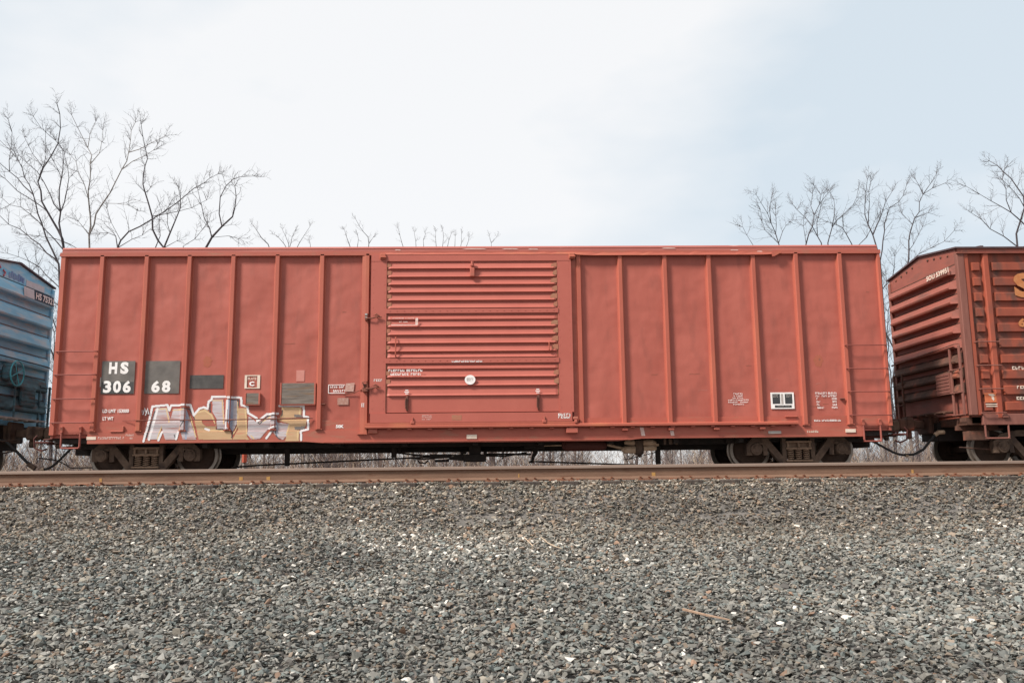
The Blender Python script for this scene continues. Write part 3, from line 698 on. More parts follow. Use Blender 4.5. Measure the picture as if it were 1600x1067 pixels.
b = MB(); b.v = [(-.39 + .105 * math.cos(a * PI / 12), DT, 1.86 + .095 * math.sin(a * PI / 12)) for a in range(24)]; b.f = [tuple(range(24))]; b.mi = [0]
disc = b.build('round_placard', M['white'], door, fix=False)
b = stencil(MB(), -.455, -.33, 1.84, 1.895, DT - .003, 1, cw=.034, spaces=0); b.build('lettering', M['greyref'], disc, fix=False)
for x in (-1.63, .94):
    b = MB()
    for k, ww in enumerate((.06, .09, .06)): b.box(x - ww / 2, x + ww / 2, DT, DT + .004, 1.655 - k * .034, 1.672 - k * .034)
    b.build('lettering', M['white'], door)
b = stencil(MB(), 1.335, 1.575, 1.09, 1.185, DY - .026, 2, gap=.25, cw=.05, spaces=0); b.build('lettering', M['white'], door, fix=False)
b = stencil(MB(), -1.33, -1.14, 1.085, 1.175, DY - .026, 3, gap=1.1, cw=.03); b.build('lettering', M['faded'], door, fix=False)
b = stencil(MB(), -2.28, -2.12, 1.845, 1.89, DY - .004, 1, cw=.04, spaces=0); b.build('lettering', M['white'], door, fix=False)
MB().box(-.75, -.56, DY - .0245, DY - .02, 1.07, 1.17).build('faded_patch', M['worn'], door)

# ---- door ledge (bottom track) with its brackets
b = MB()
b.prism([(-.075, .925), (-.085, .935), (-.085, .975), (-.06, .99), (.06, .992), (.06, .915)], -2.44, 6.07, 'x')
b.box(-2.44, 1.70, -.07, .05, .992, 1.030)
ledge = b.build('door_track', M['red_post'], rc)
for i in range(21):
    x = -1.97 + i * .397; MB().bbox(x - .045, x + .045, -.065, .03, .893, .917, .008).build('track_bracket', M['red_trim'], ledge)
for x in POSTS[6:10]: MB().bbox(x - .06, x + .06, -.05, .05, .835, .885, .01).build('post_foot', M['red_trim'], ledge)
MB().bbox(1.49, 1.72, -.06, .06, .80, .912, .01).build('track_bracket', M['red_trim'], ledge)
MB().bbox(-2.38, -2.2, -.03, .05, .83, .92, .01).build('track_bracket', M['red_trim'], ledge)
# door latches
for z, big in ((3.13, 0), (1.73, 1)):
    b = MB(); x = -2.44
    b.bbox(x - .035, x + .03, -.07, .0, z - .07, z + .075, .01); b.tube([(x, -.075, z - .03), (x + .12, -.085, z - .03), (x + .22, -.07, z + .01), (x + .30, -.07, z - .01)], .013, 6)
    b.tube([(x + .16, -.07, z + .03), (x + .2, -.09, z + .05), (x + .25, -.08, z + .02), (x + .2, -.08, z - .02)], .014, 6)
    if big:
        b.bbox(x - .06, x + .05, -.08, .0, z - .09, z + .0, .01).tube([(x - .02, -.08, z + .0), (x - .05, -.1, z + .09), (x + .03, -.1, z + .11), (x + .05, -.08, z)], .014, 6)
        b.tube([(x - .08, -.02, z - .04), (x - .25, .03, z - .10), (x - .45, .045, z - .13)], .009, 6)
    la = b.build('door_latch', M['grime'], rc)
    if not big: MB().bbox(x - .03, x + .02, -.078, -.068, z + .03, z + .065, .004).bbox(x - .03, x + .02, -.078, -.068, z - .02, z + .0, .004).build('seal_tag', M['steel'], la)

# ---- number panels, lettering and boards on the sides
PY = .052
p1 = plate(-7.618, -6.976, 1.65, 2.30, PY, M['panel'], 'number_panel', rc)
text_mesh('H', -7.48, -7.32, 2.045, 2.275, PY - .004, M['white'], 'lettering', p1, .055); text_mesh('S', -7.26, -7.10, 2.04, 2.28, PY - .004, M['white'], 'lettering', p1, .055)
MB().box(-7.605, -6.99, PY - .003, PY, 1.652, 1.885).build('dark_band', M['panel2'], p1)
for k, ch in enumerate('306'): text_mesh(ch, -7.57 + .19 * k, -7.415 + .19 * k, 1.672, 1.91, PY - .006, M['white'], 'lettering', p1, .045)
MB().box(-7.64, -7.622, PY, PY + .006, 1.79, 1.98).build('paint_smear', M['greyref'], p1)
p2 = plate(-6.772, -6.10, 1.65, 2.295, PY, M['panel'], 'number_panel', rc)
for k, ch in enumerate('68'): text_mesh(ch, -6.638 + .205 * k, -6.472 + .205 * k, 1.672, 1.905, PY - .004, M['white'], 'lettering', p2, .045)
plate(-5.895, -5.24, 1.742, 2.008, PY, M['panel3'], 'number_panel', rc)
b = MB()
x0, x1, z0, z1, t = -4.827, -4.526, 1.735, 2.001, .026
b.box(x0, x1, PY, PY + .005, z1 - .02, z1).box(x0, x1, PY, PY + .005, z0, z0 + .02).box(x0, x0 + .045, PY, PY + .005, z0 + .02, z1 - .02).box(x1 - .055, x1, PY, PY + .005, z0 + .02, z1 - .02)
fr = b.build('stencil_frame', M['cream'], rc)
text_mesh('PLATE', -4.765, -4.60, 1.905, 1.955, PY, M['cream'], 'lettering', fr, .02)
text_mesh('C', -4.735, -4.635, 1.785, 1.875, PY, M['white'], 'lettering', fr, .05)
text_mesh('LD LMT 153000', -7.553, -7.046, 1.283, 1.352, PY - .004, M['white'], 'lettering', rc, .03)
text_mesh('LT WT', -7.544, -7.339, 1.135, 1.204, PY - .004, M['white'], 'lettering', rc, .03)
text_mesh('50K', -3.02, -2.865, .945, 1.01, .042, M['white'], 'lettering', rc, .04)
b = MB().box(-7.82, -7.64, .024, .029, .762, .822); b.build('reflector', M['cream'], rc)
b = stencil(MB(), -7.6, -7.09, .772, .816, .027, 1, cw=.032, spaces=.05); stencil(b, -7.07, -6.91, .828, .862, .027, 1, cw=.03); stencil(b, -6.99, -6.94, .77, .80, .027, 1, cw=.03); b.build('lettering', M['faded'], rc, fix=False)
def board(x0, x1, z0, z1, label):
    b = MB(); b.cur = 0
    b.box(x0 + .035, x1 - .035, .018, .06, z0, z1 - .004); b.cur = 1
    b.bbox(x0, x0 + .032, .01, .06, z0 - .006, z1, .005).bbox(x1 - .034, x1, .01, .06, z0 - .006, z1, .005).bbox(x0, x1, .012, .06, z0 - .022, z0 - .007, .004)
    return b.build('placard_board', [M['wood'], M['red_trim']], rc)
board(-4.805, -4.50, 1.425, 1.645, ''); board(-4.12, -3.42, 1.42, 1.835, '')
MB().box(-3.82, -3.66, .058, .062, 1.87, 2.09).build('paint_patch', mat('paint_patch_pink', (.50, .19, .15), (.54, .23, .19), 8, .6), rc)
b = MB()
x0, x1, z0, z1 = -3.187, -2.86, 1.625, 1.80
b.box(x0, x1, PY, PY + .004, z1 - .012, z1).box(x0, x1, PY, PY + .004, z0, z0 + .012).box(x0, x0 + .014, PY, PY + .004, z0 + .012, z1 - .012)
stencil(b, x0 + .04, x1, 1.735, 1.775, PY, 1, cw=.034, spaces=.05); stencil(b, x0 + .1, x1, 1.655, 1.70, PY, 1, cw=.04, spaces=.05)
b.build('lettering', M['white'], rc)
b = MB().add([(-2.86, .051, 1.66), (-2.69, .051, 1.66), (-2.67, .051, 1.83), (-2.84, .051, 1.82)], [(0, 1, 2, 3)]); b.build('sticker', mat('torn_sticker', (.42, .20, .16), (.52, .36, .30), 22, .8), rc, fix=False)
b = MB().box(-3.0, -2.785, .054, .058, 1.40, 1.535); b.build('sticker', mat('worn_sticker', (.33, .15, .11), (.42, .26, .21), 22, .8), rc)
b = stencil(MB(), -2.52, -2.46, 1.35, 1.42, -.016, 2, gap=.1, cw=.03, spaces=0); b.build('lettering', M['white'], rc, fix=False)
MB().bbox(-7.38, -7.135, .01, .05, .905, .925, .006).bbox(-7.145, -7.115, .01, .05, .905, 1.02, .006).build('card_pocket', M['red_trim'], rc)
for x0, x1, z0, z1, mm in ((-.464, -.264, .71, .792, 'cream'), (5.494, 5.748, .752, .806, 'greyref'), (7.039, 7.238, .764, .83, 'cream')):
    MB().box(x0, x1, .012, .03, z0, z1).build('reflector', M[mm], rc)
for x0, x1 in ((2.957, 3.03), (3.54, 3.61)):
    MB().add([(x0 + .02, .027, .735), (x1 + .02, .027, .735), (x1 - .01, .027, .90), (x0 - .01, .027, .90)], [(0, 1, 2, 3)]).build('paint_stripe', M['faded'], rc, fix=False)
# right-hand data stencils
b = MB(); cxs = 4.94
for k, (hw, ) in enumerate(((.145,), (.145,), (.18,), (.33,), (.33,), (.17,))):
    z1 = 1.565 - k * .0425; stencil(b, cxs - hw * .62, cxs + hw * .62, z1 - .022, z1, PY, 1, cw=.03, spaces=.06)
b.build('lettering', M['white'], rc, fix=False)
ac = plate(5.589, 6.057, 1.244, 1.571, PY, M['white'], 'test_plate', rc)
b = MB().box(5.625, 5.775, PY - .003, PY, 1.345, 1.54).box(5.80, 5.835, PY - .003, PY, 1.345, 1.54).box(5.875, 6.02, PY - .003, PY, 1.345, 1.54).box(5.665, 6.0, PY - .003, PY, 1.27, 1.315)
b.build('dark_field', M['black'], ac)
b = stencil(MB(), 5.64, 5.74, 1.475, 1.525, PY - .006, 2, cw=.024); stencil(b, 5.90, 5.99, 1.475, 1.525, PY - .006, 2, cw=.024); stencil(b, 5.72, 5.96, 1.288, 1.302, PY - .006, 1, cw=.024)
b.add([(5.80, PY - .005, 1.345), (5.835, PY - .005, 1.345), (5.835, PY - .005, 1.54), (5.80, PY - .005, 1.54)], [(0, 1, 2, 3)])
b.build('lettering', M['greyref'], ac, fix=False)
b = MB(); zz = [1.567 - k * .0575 for k in range(6)]
for k, segs in enumerate((((6.49, 6.60), (6.615, 6.72), (6.75, 6.92)), ((6.50, 6.57), (6.62, 6.72), (6.75, 6.92)), ((6.51, 6.545), (6.82, 6.92)), ((6.51, 6.58), (6.83, 6.92)), ((6.51, 6.57), (6.83, 6.92)), ((6.52, 6.65), (6.81, 6.92)))):
    for a, c in segs: stencil(b, a, c, zz[k] - .036, zz[k], PY, 1, cw=.028, spaces=.0)
stencil(b, 6.43, 6.975, .988, 1.022, PY - .012, 1, cw=.03, spaces=.03)
b.build('lettering', M['white'], rc, fix=False)
b = stencil(MB(), 6.27, 6.50, .768, .808, .026, 1, cw=.036, spaces=0); b.build('lettering', M['cream'], rc, fix=False)
# routing card pocket, seam rod, small stubs
MB().bbox(5.85, 6.10, .02, .055, 1.075, 1.10, .006).box(5.87, 6.08, .045, .055, 1.02, 1.075).build('card_pocket', M['red_trim'], rc)
MB().tube([(-7.16, .045, 1.125), (-6.9, -.02, 1.125), (-5.0, -.022, 1.122), (-3.62, -.02, 1.138), (-3.47, .03, 1.14)], [.004, .007, .010, .016, .008], 6).build('seam_rod', M['grime'], rc)
for x, z in ((-3.28, 1.41), (7.02, 1.43)): MB().bbox(x - .04, x + .05, .0, .06, z - .008, z + .012, .004).build('hook', M['grime'], rc)
b = MB()
for x, z, r in ((6.59, 2.21, .13), (6.62, 2.05, .07), (-5.55, 2.33, .15), (-7.2, 1.13, .06)):
    pass
# rust blisters: irregular shallow scabs lying on the sheet
def scab(cx, cz, r, m):
    b = MB(); n = 26
    ring = [(cx + r * (.7 + .35 * random.random()) * math.cos(a * 2 * PI / n), cz + 1.25 * r * (.7 + .35 * random.random()) * math.sin(a * 2 * PI / n)) for a in range(n)]
    b.v = [(x, sheet_y(x, z) - .0025, z) for x, z in ring] + [(cx, sheet_y(cx, cz) - .004, cz)]
    b.f = [(i, (i + 1) % n, n) for i in range(n)]; b.mi = [0] * n
    return b.build('rust_stain', m, rc, fix=False)
M['faded2'] = mat('scuff_pale', (.40, .13, .095), (.46, .18, .14), 20, .7)
stain = mat('rust_stain', (.33, .10, .055), (.38, .10, .062), 18, .8); stain2 = mat('rust_stain_core', (.21, .085, .055), (.34, .10, .065), 22, .85)
scab(6.60, 2.20, .11, stain); scab(6.62, 2.22, .06, stain2); scab(-5.57, 2.27, .10, stain)

for i in range(26):
    x = random.choice((random.uniform(-7.5, -2.9), random.uniform(2.8, 7.7), random.uniform(2.8, 7.7))); z = random.uniform(1.12, 2.0) if random.random() < .75 else random.uniform(2, 4); L_ = random.uniform(.06, .28)
    if any(abs(x + L_ / 2 - p) < .1 + L_ / 2 for p in POSTS) or (-7.7 < x < -3.3 and 1.3 < z < 2.35): continue
    zz = [z + random.uniform(-.008, .008) for _ in range(5)]
    up_ = [(x + L_ * k / 4, sheet_y(x + L_ * k / 4, z) - .0025, zz[k] + random.uniform(.003, .010)) for k in range(5)]; dn_ = [(x + L_ * k / 4, sheet_y(x + L_ * k / 4, z) - .0025, zz[k] - .002) for k in range(5)]
    b = MB(); b.add(dn_ + up_, [(k, k + 1, k + 6, k + 5) for k in range(4)]); b.build('scuff', stain2 if random.random() < .6 else M['faded2'], rc, fix=False)
# ladders: rungs on both corners
def rung(x0, x1, z):
    MB().tube([(x0, .03, z + .0), (x0 + .01, -.05, z - .004), (x0 + .06, -.06, z - .008), (x1 - .06, -.06, z - .008), (x1 - .01, -.05, z - .004), (x1, .03, z)], .013, 6).build('ladder_rung', M['rung'], rc)
for z in (2.487, 2.028, 1.558, 1.098): rung(-8.50, -7.69, z)
for z in (2.505, 2.033, 1.572, 1.105): rung(7.125, 7.96, z)
# stirrup steps
def stirrup(car, x0, x1, z1, z0, y, m):
    MB().tube([(x0, y, z1), (x0, y, z0 + .03), (x0 + .03, y, z0), (x1 - .03, y, z0), (x1, y, z0 + .03), (x1, y, z1)], .019, 6).bbox(x0, x1, y - .045, y + .045, z0 - .008, z0 + .008, .004).build('stirrup_step', m, car)
stirrup(rc, -8.30, -7.94, .98, .60, .015, M['step']); stirrup(rc, 7.40, 7.74, .98, .585, .015, M['step'])
for x in (-8.30, -7.94, 7.40, 7.74): MB().bbox(x - .025, x + .025, -.005, .05, .90, 1.02, .006).build('step_bracket', M['red_trim'], rc)
# underframe
b = MB(); b.box(XL + .05, XR - .05, .16, 3.04, .70, .79); b.build('floor_underside', M['under'], rc)
b = MB().box(XL - .05, XR + .05, 1.26, 1.94, .50, .72)
for x in (-5.6, -4.4, -3.0, -1.7, -.3, 1.0, 2.4, 3.7, 5.0): b.box(x - .05, x + .05, .2, 3.0, .595, .72)
b.box(-8.3, -4.9, .55, 2.65, .60, .72).box(4.8, 7.7, .55, 2.65, .60, .72).box(-5.5, 4.9, .7, 2.5, .588, .72)
b.build('center_sill', M['under'], rc)
b = MB()
b.box(7.45, 7.95, .35, .55, .66, .84).box(7.3, 8.0, .9, 1.3, .60, .78); b.build('end_sill', M['tank'], rc)
b = MB().box(-8.45, -7.75, .35, .55, .72, .84).box(-8.4, -7.6, .9, 1.2, .60, .78)
b.tube([(-8.5, .25, .74), (-7.9, .22, .74), (-7.5, .22, .73)], .018, 6).tube([(-8.55, .6, .64), (-7.6, .6, .66)], .02, 6)
b.build('end_sill', M['tank'], rc)
def rod(pts, r, m='under', name='brake_rod'): MB().tube(pts, r, 6).build(name, M[m], rc)
rod([(-3.31, 1, .63), (-1.34, 1, .41)], .018); rod([(-5.3, 1, .215), (-4.8, 1, .25), (-1.4, 1, .38), (-.9, 1, .40)], .018)
rod([(-.1, 1, .43), (.84, 1, .42)], .022); rod([(-.1, 1.05, .40), (.3, 1.05, .385), (.75, 1.05, .46)], .016); rod([(.91, 1, .27), (3.09, 1, .175), (5.2, 1, .155)], .017)
rod([(-9.3, 1.2, .45), (-8.9, 1.1, .40), (-8.7, 1.0, .33), (-8.55, 1.0, .24), (-7.9, 1.0, .24)], .014)
for x, z0 in ((-4.17, .23), (-1.99, .38), (3.475, .19)): MB().bbox(x - .05, x + .05, .96, 1.04, z0, .62, .01).build('hanger_post', M['under'], rc)
MB().bbox(-1.89, -1.86, .97, 1.03, .46, .60, .005).build('hanger_post', M['under'], rc); MB().bbox(.245, .275, .97, 1.03, .33, .60, .005).build('hanger_post', M['under'], rc)
b = MB().bbox(-.56, -.09, .85, 1.3, .28, .43, .015).bbox(-.44, -.20, .9, 1.2, .42, .62, .01).prism([(-.56, .30), (-.56, .45), (-.80, .38), (-.9, .33)], .9, 1.1)
b.bbox(-.62, -.50, .88, 1.2, .44, .485, .01).bbox(-.14, -.07, .88, 1.2, .42, .49, .01); b.build('brake_cylinder', M['under'], rc)
b = MB()
b.bbox(-1.60, -.5, .96, 1.04, .40, .43, .006).bbox(-1.25, -.8, .93, 1.0, .36, .44, .01).bbox(-1.15, -.85, .95, 1.05, .28, .33, .01).tube([(-1.66, 1, .37), (-1.4, 1, .34), (-1.0, 1, .37), (-.5, 1, .39)], .016, 6)
b.tube([(-1.5, .98, .33), (-1.45, .98, .27), (-1.35, .98, .26), (-1.28, .98, .31)], .016, 6)
b.build('brake_lever', M['under'], rc)
b = MB().tube([(.93, 1, .60), (.93, 1, .45), (.88, 1, .36), (.86, 1, .27)], [.06, .05, .035, .03], 8).bbox(.70, 1.12, .9, 1.1, .52, .61, .01).bbox(.8, .9, .96, 1.04, .24, .29, .01); b.build('brake_bracket', M['under'], rc)
b = MB()
prof = [(0, 0), (.03, .09), (.10, .13), (.84, .13), (.91, .09), (.94, 0)]
vs = MB(); N = 18
for a_, r_ in prof:
    for k in range(N): vs.v.append((1.44 + a_, .62 + r_ * math.cos(2 * PI * k / N), .595 + r_ * math.sin(2 * PI * k / N)))
for i in range(len(prof) - 1):
    for k in range(N): vs.f.append((i * N + k, i * N + (k + 1) % N, (i + 1) * N + (k + 1) % N, (i + 1) * N + k)); vs.mi.append(0)
vs.build('air_reservoir', M['tank'], rc, smooth=True)
MB().tube([(1.1, .75, .585), (1.45, .65, .585)], .015, 6).build('air_pipe', M['valve'], rc)
MB().tube([(2.35, .64, .60), (2.6, .63, .53), (2.75, .62, .50)], .03, 6).build('air_pipe', M['valve'], rc)
b = MB()
b.cur = 0
b.bbox(2.93, 3.10, .52, .70, .38, .68, .02).tube([(3.02, .6, .40), (3.03, .6, .32)], [.05, .02], 8)
b.cur = 1
b.tube([(2.66, .58, .50), (2.72, .58, .48), (2.93, .58, .48)], [.03, .075, .08], 12).tube([(2.72, .6, .62), (2.80, .6, .64), (2.93, .6, .62)], [.03, .065, .06], 12)
b.tube([(3.10, .58, .62), (3.28, .58, .62), (3.36, .58, .60)], [.065, .07, .04], 12).tube([(3.10, .56, .51), (3.3, .56, .51), (3.36, .56, .50)], [.055, .06, .04], 12).bbox(3.34, 3.42, .55, .62, .55, .60, .01)
b.build('brake_valve', [M['truck'], M['valve']], rc)
MB().bbox(3.47, 3.51, .28, .34, .565, .70, .005).bbox(3.70, 3.74, .28, .34, .565, .70, .005).bbox(3.57, 3.64, .28, .33, .57, .68, .01).build('step_bracket', M['truck'], rc)
MB().tube([(2.75, .9, .29), (3.1, .95, .36), (3.45, 1.0, .44)], .008, 5).build('release_rod', M['under'], rc)
truck(rc, -6.80, YC, M['truck']); truck(rc, 6.21, YC, M['truck'])
coupler(rc, XL, -1, YC, M['truck'], .95); coupler(rc, XR, 1, YC, M['truck'], .95)
air_hose(rc, XL, -1, YC, .72, .50, .62, M['hose']); air_hose(rc, XR, 1, YC, .66, .33, .75, M['hose'])
for X, d in ((XL, -1), (XR, 1)):
    MB().tube([(X + d * .05, .3, .80), (X + d * .25, .35, .78), (X + d * .3, .6, .70), (X + d * .32, 1.2, .74)], .016, 6).build('uncoupling_lever', M['tank'], rc)
    b = MB().bbox(min(X + d * .02, X + d * .3), max(X + d * .02, X + d * .3), .1, .35, .70, .74, .01).tube([(X + d * .3, .2, .86), (X + d * .36, .2, .80), (X + d * .34, .2, .62), (X + d * .2, .2, .56), (X + d * .1, .2, .6)], .018, 6); b.build('pin_lifter', M['tank'], rc)

# ---- graffiti: sprayed over sheet, sill and posts; cells follow the surface it lies on
G = {
'lilac1':[(-6.656,0.755),(-6.538,1.365),(-6.318,1.374),(-6.238,1.151),(-6.189,1.350),(-5.946,1.359),(-5.710,0.746),(-5.975,0.749),(-6.046,1.010),(-6.103,0.750),(-6.310,0.752),(-6.404,1.013),(-6.460,0.754)],
'tan1':[(-5.787,1.182),(-5.712,1.310),(-5.574,1.344),(-5.430,1.238),(-5.341,1.050),(-5.348,0.945),(-5.069,0.931),(-5.015,0.740),(-5.663,0.746),(-5.773,1.124)],
'hole':[(-5.634,1.123),(-5.344,1.132),(-5.350,1.003),(-5.536,1.005),(-5.607,1.052)],
'lilac2':[(-5.442,1.531),(-5.232,1.529),(-5.177,1.025),(-5.117,0.978),(-5.093,0.943),(-5.325,0.956),(-5.344,1.143),(-5.432,1.285)],
'blue':[(-5.115,1.517),(-4.963,1.504),(-4.946,1.046),(-5.021,0.884),(-5.057,0.931),(-5.111,1.118)],
'tan2':[(-4.946,1.351),(-4.771,1.349),(-4.751,1.115),(-4.740,0.811),(-4.691,0.736),(-5.015,0.740),(-4.918,0.929)],
'lilac3':[(-4.730,1.196),(-4.539,1.054),(-4.311,1.200),(-4.183,1.198),(-4.166,1.039),(-4.282,1.005),(-4.483,0.751),(-4.644,0.736),(-4.729,0.834)],
'lilac4':[(-4.167,1.062),(-3.933,1.037),(-3.962,0.804),(-4.041,0.730),(-4.159,0.782),(-4.231,0.876)],
'tan3':[(-4.095,1.367),(-3.697,1.351),(-3.705,1.210),(-3.845,1.212),(-3.832,1.165),(-3.586,1.139),(-3.606,0.987),(-3.804,0.977),(-3.802,0.919),(-3.720,0.906),(-3.727,0.700),(-3.994,0.700),(-3.922,1.037),(-4.145,1.109),(-4.080,1.249)],
'gray1':[(-3.834,1.223),(-3.705,1.210),(-3.657,1.163),(-3.832,1.165)],
'gray2':[(-3.827,0.977),(-3.617,0.987),(-3.639,0.917),(-3.814,0.919)]}
WL = [[(-6.726,0.72),(-6.660,1.039),(-6.600,1.400),(-6.310,1.425),(-6.270,1.32),(-6.240,1.418),(-5.868,1.424),(-5.790,1.221),(-5.691,1.349),(-5.599,1.375),(-5.530,1.344),(-5.515,1.487),(-5.461,1.521),(-5.45,1.582),(-5.20,1.578)],
      [(-5.13,1.565),(-4.885,1.556),(-4.872,1.409),(-4.757,1.384),(-4.735,1.250)],[(-4.73,1.250),(-4.57,1.155),(-4.551,1.09),(-4.378,1.227),(-4.158,1.240)],
      [(-4.135,1.391),(-3.661,1.386),(-3.651,1.179),(-3.567,1.164),(-3.56,0.926),(-3.695,0.894),(-3.684,0.72)],
      [(-6.10,.76),(-6.07,.90)],[(-6.44,.74),(-6.38,.90)],[(-5.55,.955),(-5.48,.93)],[(-4.32,.95),(-4.19,.99)],[(-4.36,.76),(-4.26,.90)],[(-5.15,.96),(-5.13,1.5)],[(-6.62,.75),(-6.50,1.35)]]
YL = [[(-6.52,1.34),(-6.33,1.355),(-6.26,1.09)],[(-6.20,1.325),(-5.98,1.335)],[(-5.86,1.20),(-5.72,.80)],[(-6.40,1.0),(-6.46,.77)],[(-6.04,1.0),(-6.09,.77)],[(-5.74,1.27),(-5.58,1.31),(-5.45,1.22),(-5.37,1.06)],[(-5.25,1.51),(-5.2,1.05)],[(-5.43,1.505),(-5.28,1.505)],[(-4.95,1.47),(-4.93,1.0),(-5.0,.85)],[(-4.80,1.32),(-4.74,.85)],[(-5.45,.925),(-5.08,.91)],[(-4.66,.81),(-4.60,.75)],[(-4.5,1.05),(-4.3,1.18)],[(-4.07,1.34),(-3.73,1.33),(-3.74,1.23)],[(-3.82,1.14),(-3.6,1.13)],[(-3.93,1.02),(-3.97,.83)],[(-3.75,.9),(-3.76,.74)]]
BL = [[(-6.55,1.30),(-6.68,.79)],[(-6.0,1.365),(-5.88,1.345),(-5.77,1.15)],[(-5.95,1.13),(-6.02,1.0)],[(-5.49,1.45),(-5.48,1.28)],[(-5.34,.945),(-5.06,.92)],[(-5.1,1.52),(-4.93,1.51),(-4.93,1.4)],[(-4.55,1.07),(-4.5,1.04),(-4.36,1.19),(-4.19,1.20)],[(-4.20,.98),(-4.17,.8),(-4.10,.74)],[(-4.07,1.3),(-4.08,1.2)],[(-6.14,.84),(-6.1,.75)],[(-5.02,.9),(-5.03,.78)]]
def inside(p, poly):
    x, z = p; c = False; j = len(poly) - 1
    for i in range(len(poly)):
        if (poly[i][1] > z) != (poly[j][1] > z) and x < (poly[j][0] - poly[i][0]) * (z - poly[i][1]) / (poly[j][1] - poly[i][1]) + poly[i][0]: c = not c
        j = i
    return c
def near_line(p, L, r):
    for (ax_, az_), (bx_, bz_) in zip(L, L[1:]):
        dx, dz = bx_ - ax_, bz_ - az_; t = max(0, min(1, ((p[0] - ax_) * dx + (p[1] - az_) * dz) / (dx * dx + dz * dz)))
        if (p[0] - ax_ - t * dx) ** 2 + (p[1] - az_ - t * dz) ** 2 < r * r: return True
    return False
def cover_y(x, z):
    y = sheet_y(x, z) if z > 1.10 else (.048 if z > .90 else .030)
    for xp in POSTS:
        d = abs(x - xp)
        if d < .075 and z > .93:
            y = min(y, -.012 if d < .036 else (-.012 + (d - .036) / .022 * .07 if d < .058 else .060))
    return y - .005
CL = .0085; gx0, gx1, gz0, gz1 = -6.76, -3.52, .69, 1.62
nxg, nzg = int((gx1 - gx0) / CL), int((gz1 - gz0) / CL)
b = MB(); idx = {}
def vid(i, j):
    if (i, j) not in idx:
        x, z = gx0 + i * CL, gz0 + j * CL; idx[(i, j)] = len(b.v); b.v.append((x, cover_y(x, z), z))
    return idx[(i, j)]
order = [('gray1', 6), ('gray2', 6), ('hole', -1), ('blue', 5), ('tan3', 1), ('tan2', 1), ('lilac4', 0), ('lilac3', 0), ('lilac2', 0), ('tan1', 1), ('lilac1', 0)]
BBW = [(L, (min(p[0] for p in L) - .05, max(p[0] for p in L) + .05)) for L in WL]
def hit(p, Ls, r):
    return any(min(q[0] for q in L) - r < p[0] < max(q[0] for q in L) + r and near_line(p, L, r) for L in Ls)
for j in range(nzg):
    for i in range(nxg):
        p = (gx0 + (i + .5) * CL, gz0 + (j + .5) * CL); k = None
        if hit(p, WL, .021): k = 2
        elif hit(p, BL, .0095): k = 4
        elif hit(p, YL, .011): k = 3
        else:
            for nm, kk in order:
                if inside(p, G[nm]): k = kk; break
            if k == 5 and p[0] > -5.045: k = 0
        if k is None or k < 0: continue
        if k == 0:
            for xp in POSTS:
                if .058 < p[0] - xp < .095: k = 5  # post shadow painted into the silver fill, right of each post
        b.f.append((vid(i, j), vid(i + 1, j), vid(i + 1, j + 1), vid(i, j + 1))); b.mi.append(k)
gr = b.build('graffiti', [M['g_lilac'], M['g_tan'], M['g_white'], M['g_yellow'], M['g_black'], M['g_blue'], M['g_grey']], rc, fix=False)
b = MB()
for pts in ([(-6.86, 1.33), (-6.80, 1.38), (-6.79, 1.29), (-6.86, 1.30)], [(-6.77, 1.24), (-6.74, 1.37), (-6.70, 1.26)], [(-6.72, 1.22), (-6.68, 1.36), (-6.66, 1.25)]):
    b.tube([(x, .044, z) for x, z in pts], .012, 5)
b.build('spray_tag', M['g_white'], rc)
# ------------------------------------------------------------------ neighbouring cars (only their near ends are in view)
def body_shell(car, xa, xb, y0, y1, z0, ze, zp, m_side, m_roof, m_edge, over=.04):
    b = MB(); ym = (y0 + y1) / 2
    b.prism([(y0 + .07, z0), (y1 - .07, z0), (y1 - .07, ze - .03), (ym, zp - .04), (y0 + .07, ze - .03)], xa + .03, xb - .03, 'x')
    o = b.build('body', m_side, car)
    b = MB(); t = .03
    b.prism([(y0 - over, ze - .012), (ym, zp - .008), (y1 + over, ze - .012), (y1 + over, ze + t - .01), (ym, zp + t), (y0 - over, ze + t - .01)], xa - .06, xb + .06, 'x')
    for i in range(15): b.prism([(y0 + .03, ze + t - .012), (ym, zp + t - .005), (y1 - .03, ze + t - .012), (y1 - .03, ze + t + .03), (ym, zp + t + .035), (y0 + .03, ze + t + .03)], xa + .5 + i * 1.0, xa + .57 + i * 1.0, 'x')
    r = b.build('roof', m_edge, car)
    return o
def gable(car, X, d, y0, y1, zb, ze, zp, m):
    b = MB(); ym = (y0 + y1) / 2; a, c = sorted((X, X - d * .06))
    b.prism([(y0, zb), (y1, zb), (y1, ze - .01), (ym, zp - .01), (y0, ze - .01)], a, c, 'x')
    return b.build('gable_panel', m, car)

# right: brown red car
br = empty('boxcar', (17.3, 1.55, .04), 'rusty brown red boxcar with a grimy corrugated end, coupled on the right', 'boxcar')
XA, XB, Y0, Y1 = 9.60, 25.2, .0, 3.05
body_shell(br, XA, XB, Y0, Y1, 1.05, 4.50, 4.70, M['brown'], M['brown'], M['roofdark'])
rz = [3.99 - .305 * i for i in range(9)]
end_wall(br, XA, -1, 1.12, 4.40, Y0 + .10, Y1 - .03, rz, .305, M['brownend'], M['browngrime'], zsplit=2.4, m_low=M['browngrime'], dep=.13, inset=.02)
gable(br, XA - .012, -1, Y0 + .05, Y1 - .02, 4.20, 4.50, 4.70, M['brownend'])
b = MB()
for k in range(4):
    for s in (-1, 1):
        y = 1.52 + s * (.35 + .27 * k); z = 4.70 - .2 * abs(y - 1.52) / 1.5 - .12
        b.bbox(XA - .03, XA - .01, y - .03, y + .03, z - .02, z + .02, .006)
b.build('bolt_row', M['browngrime'], br)
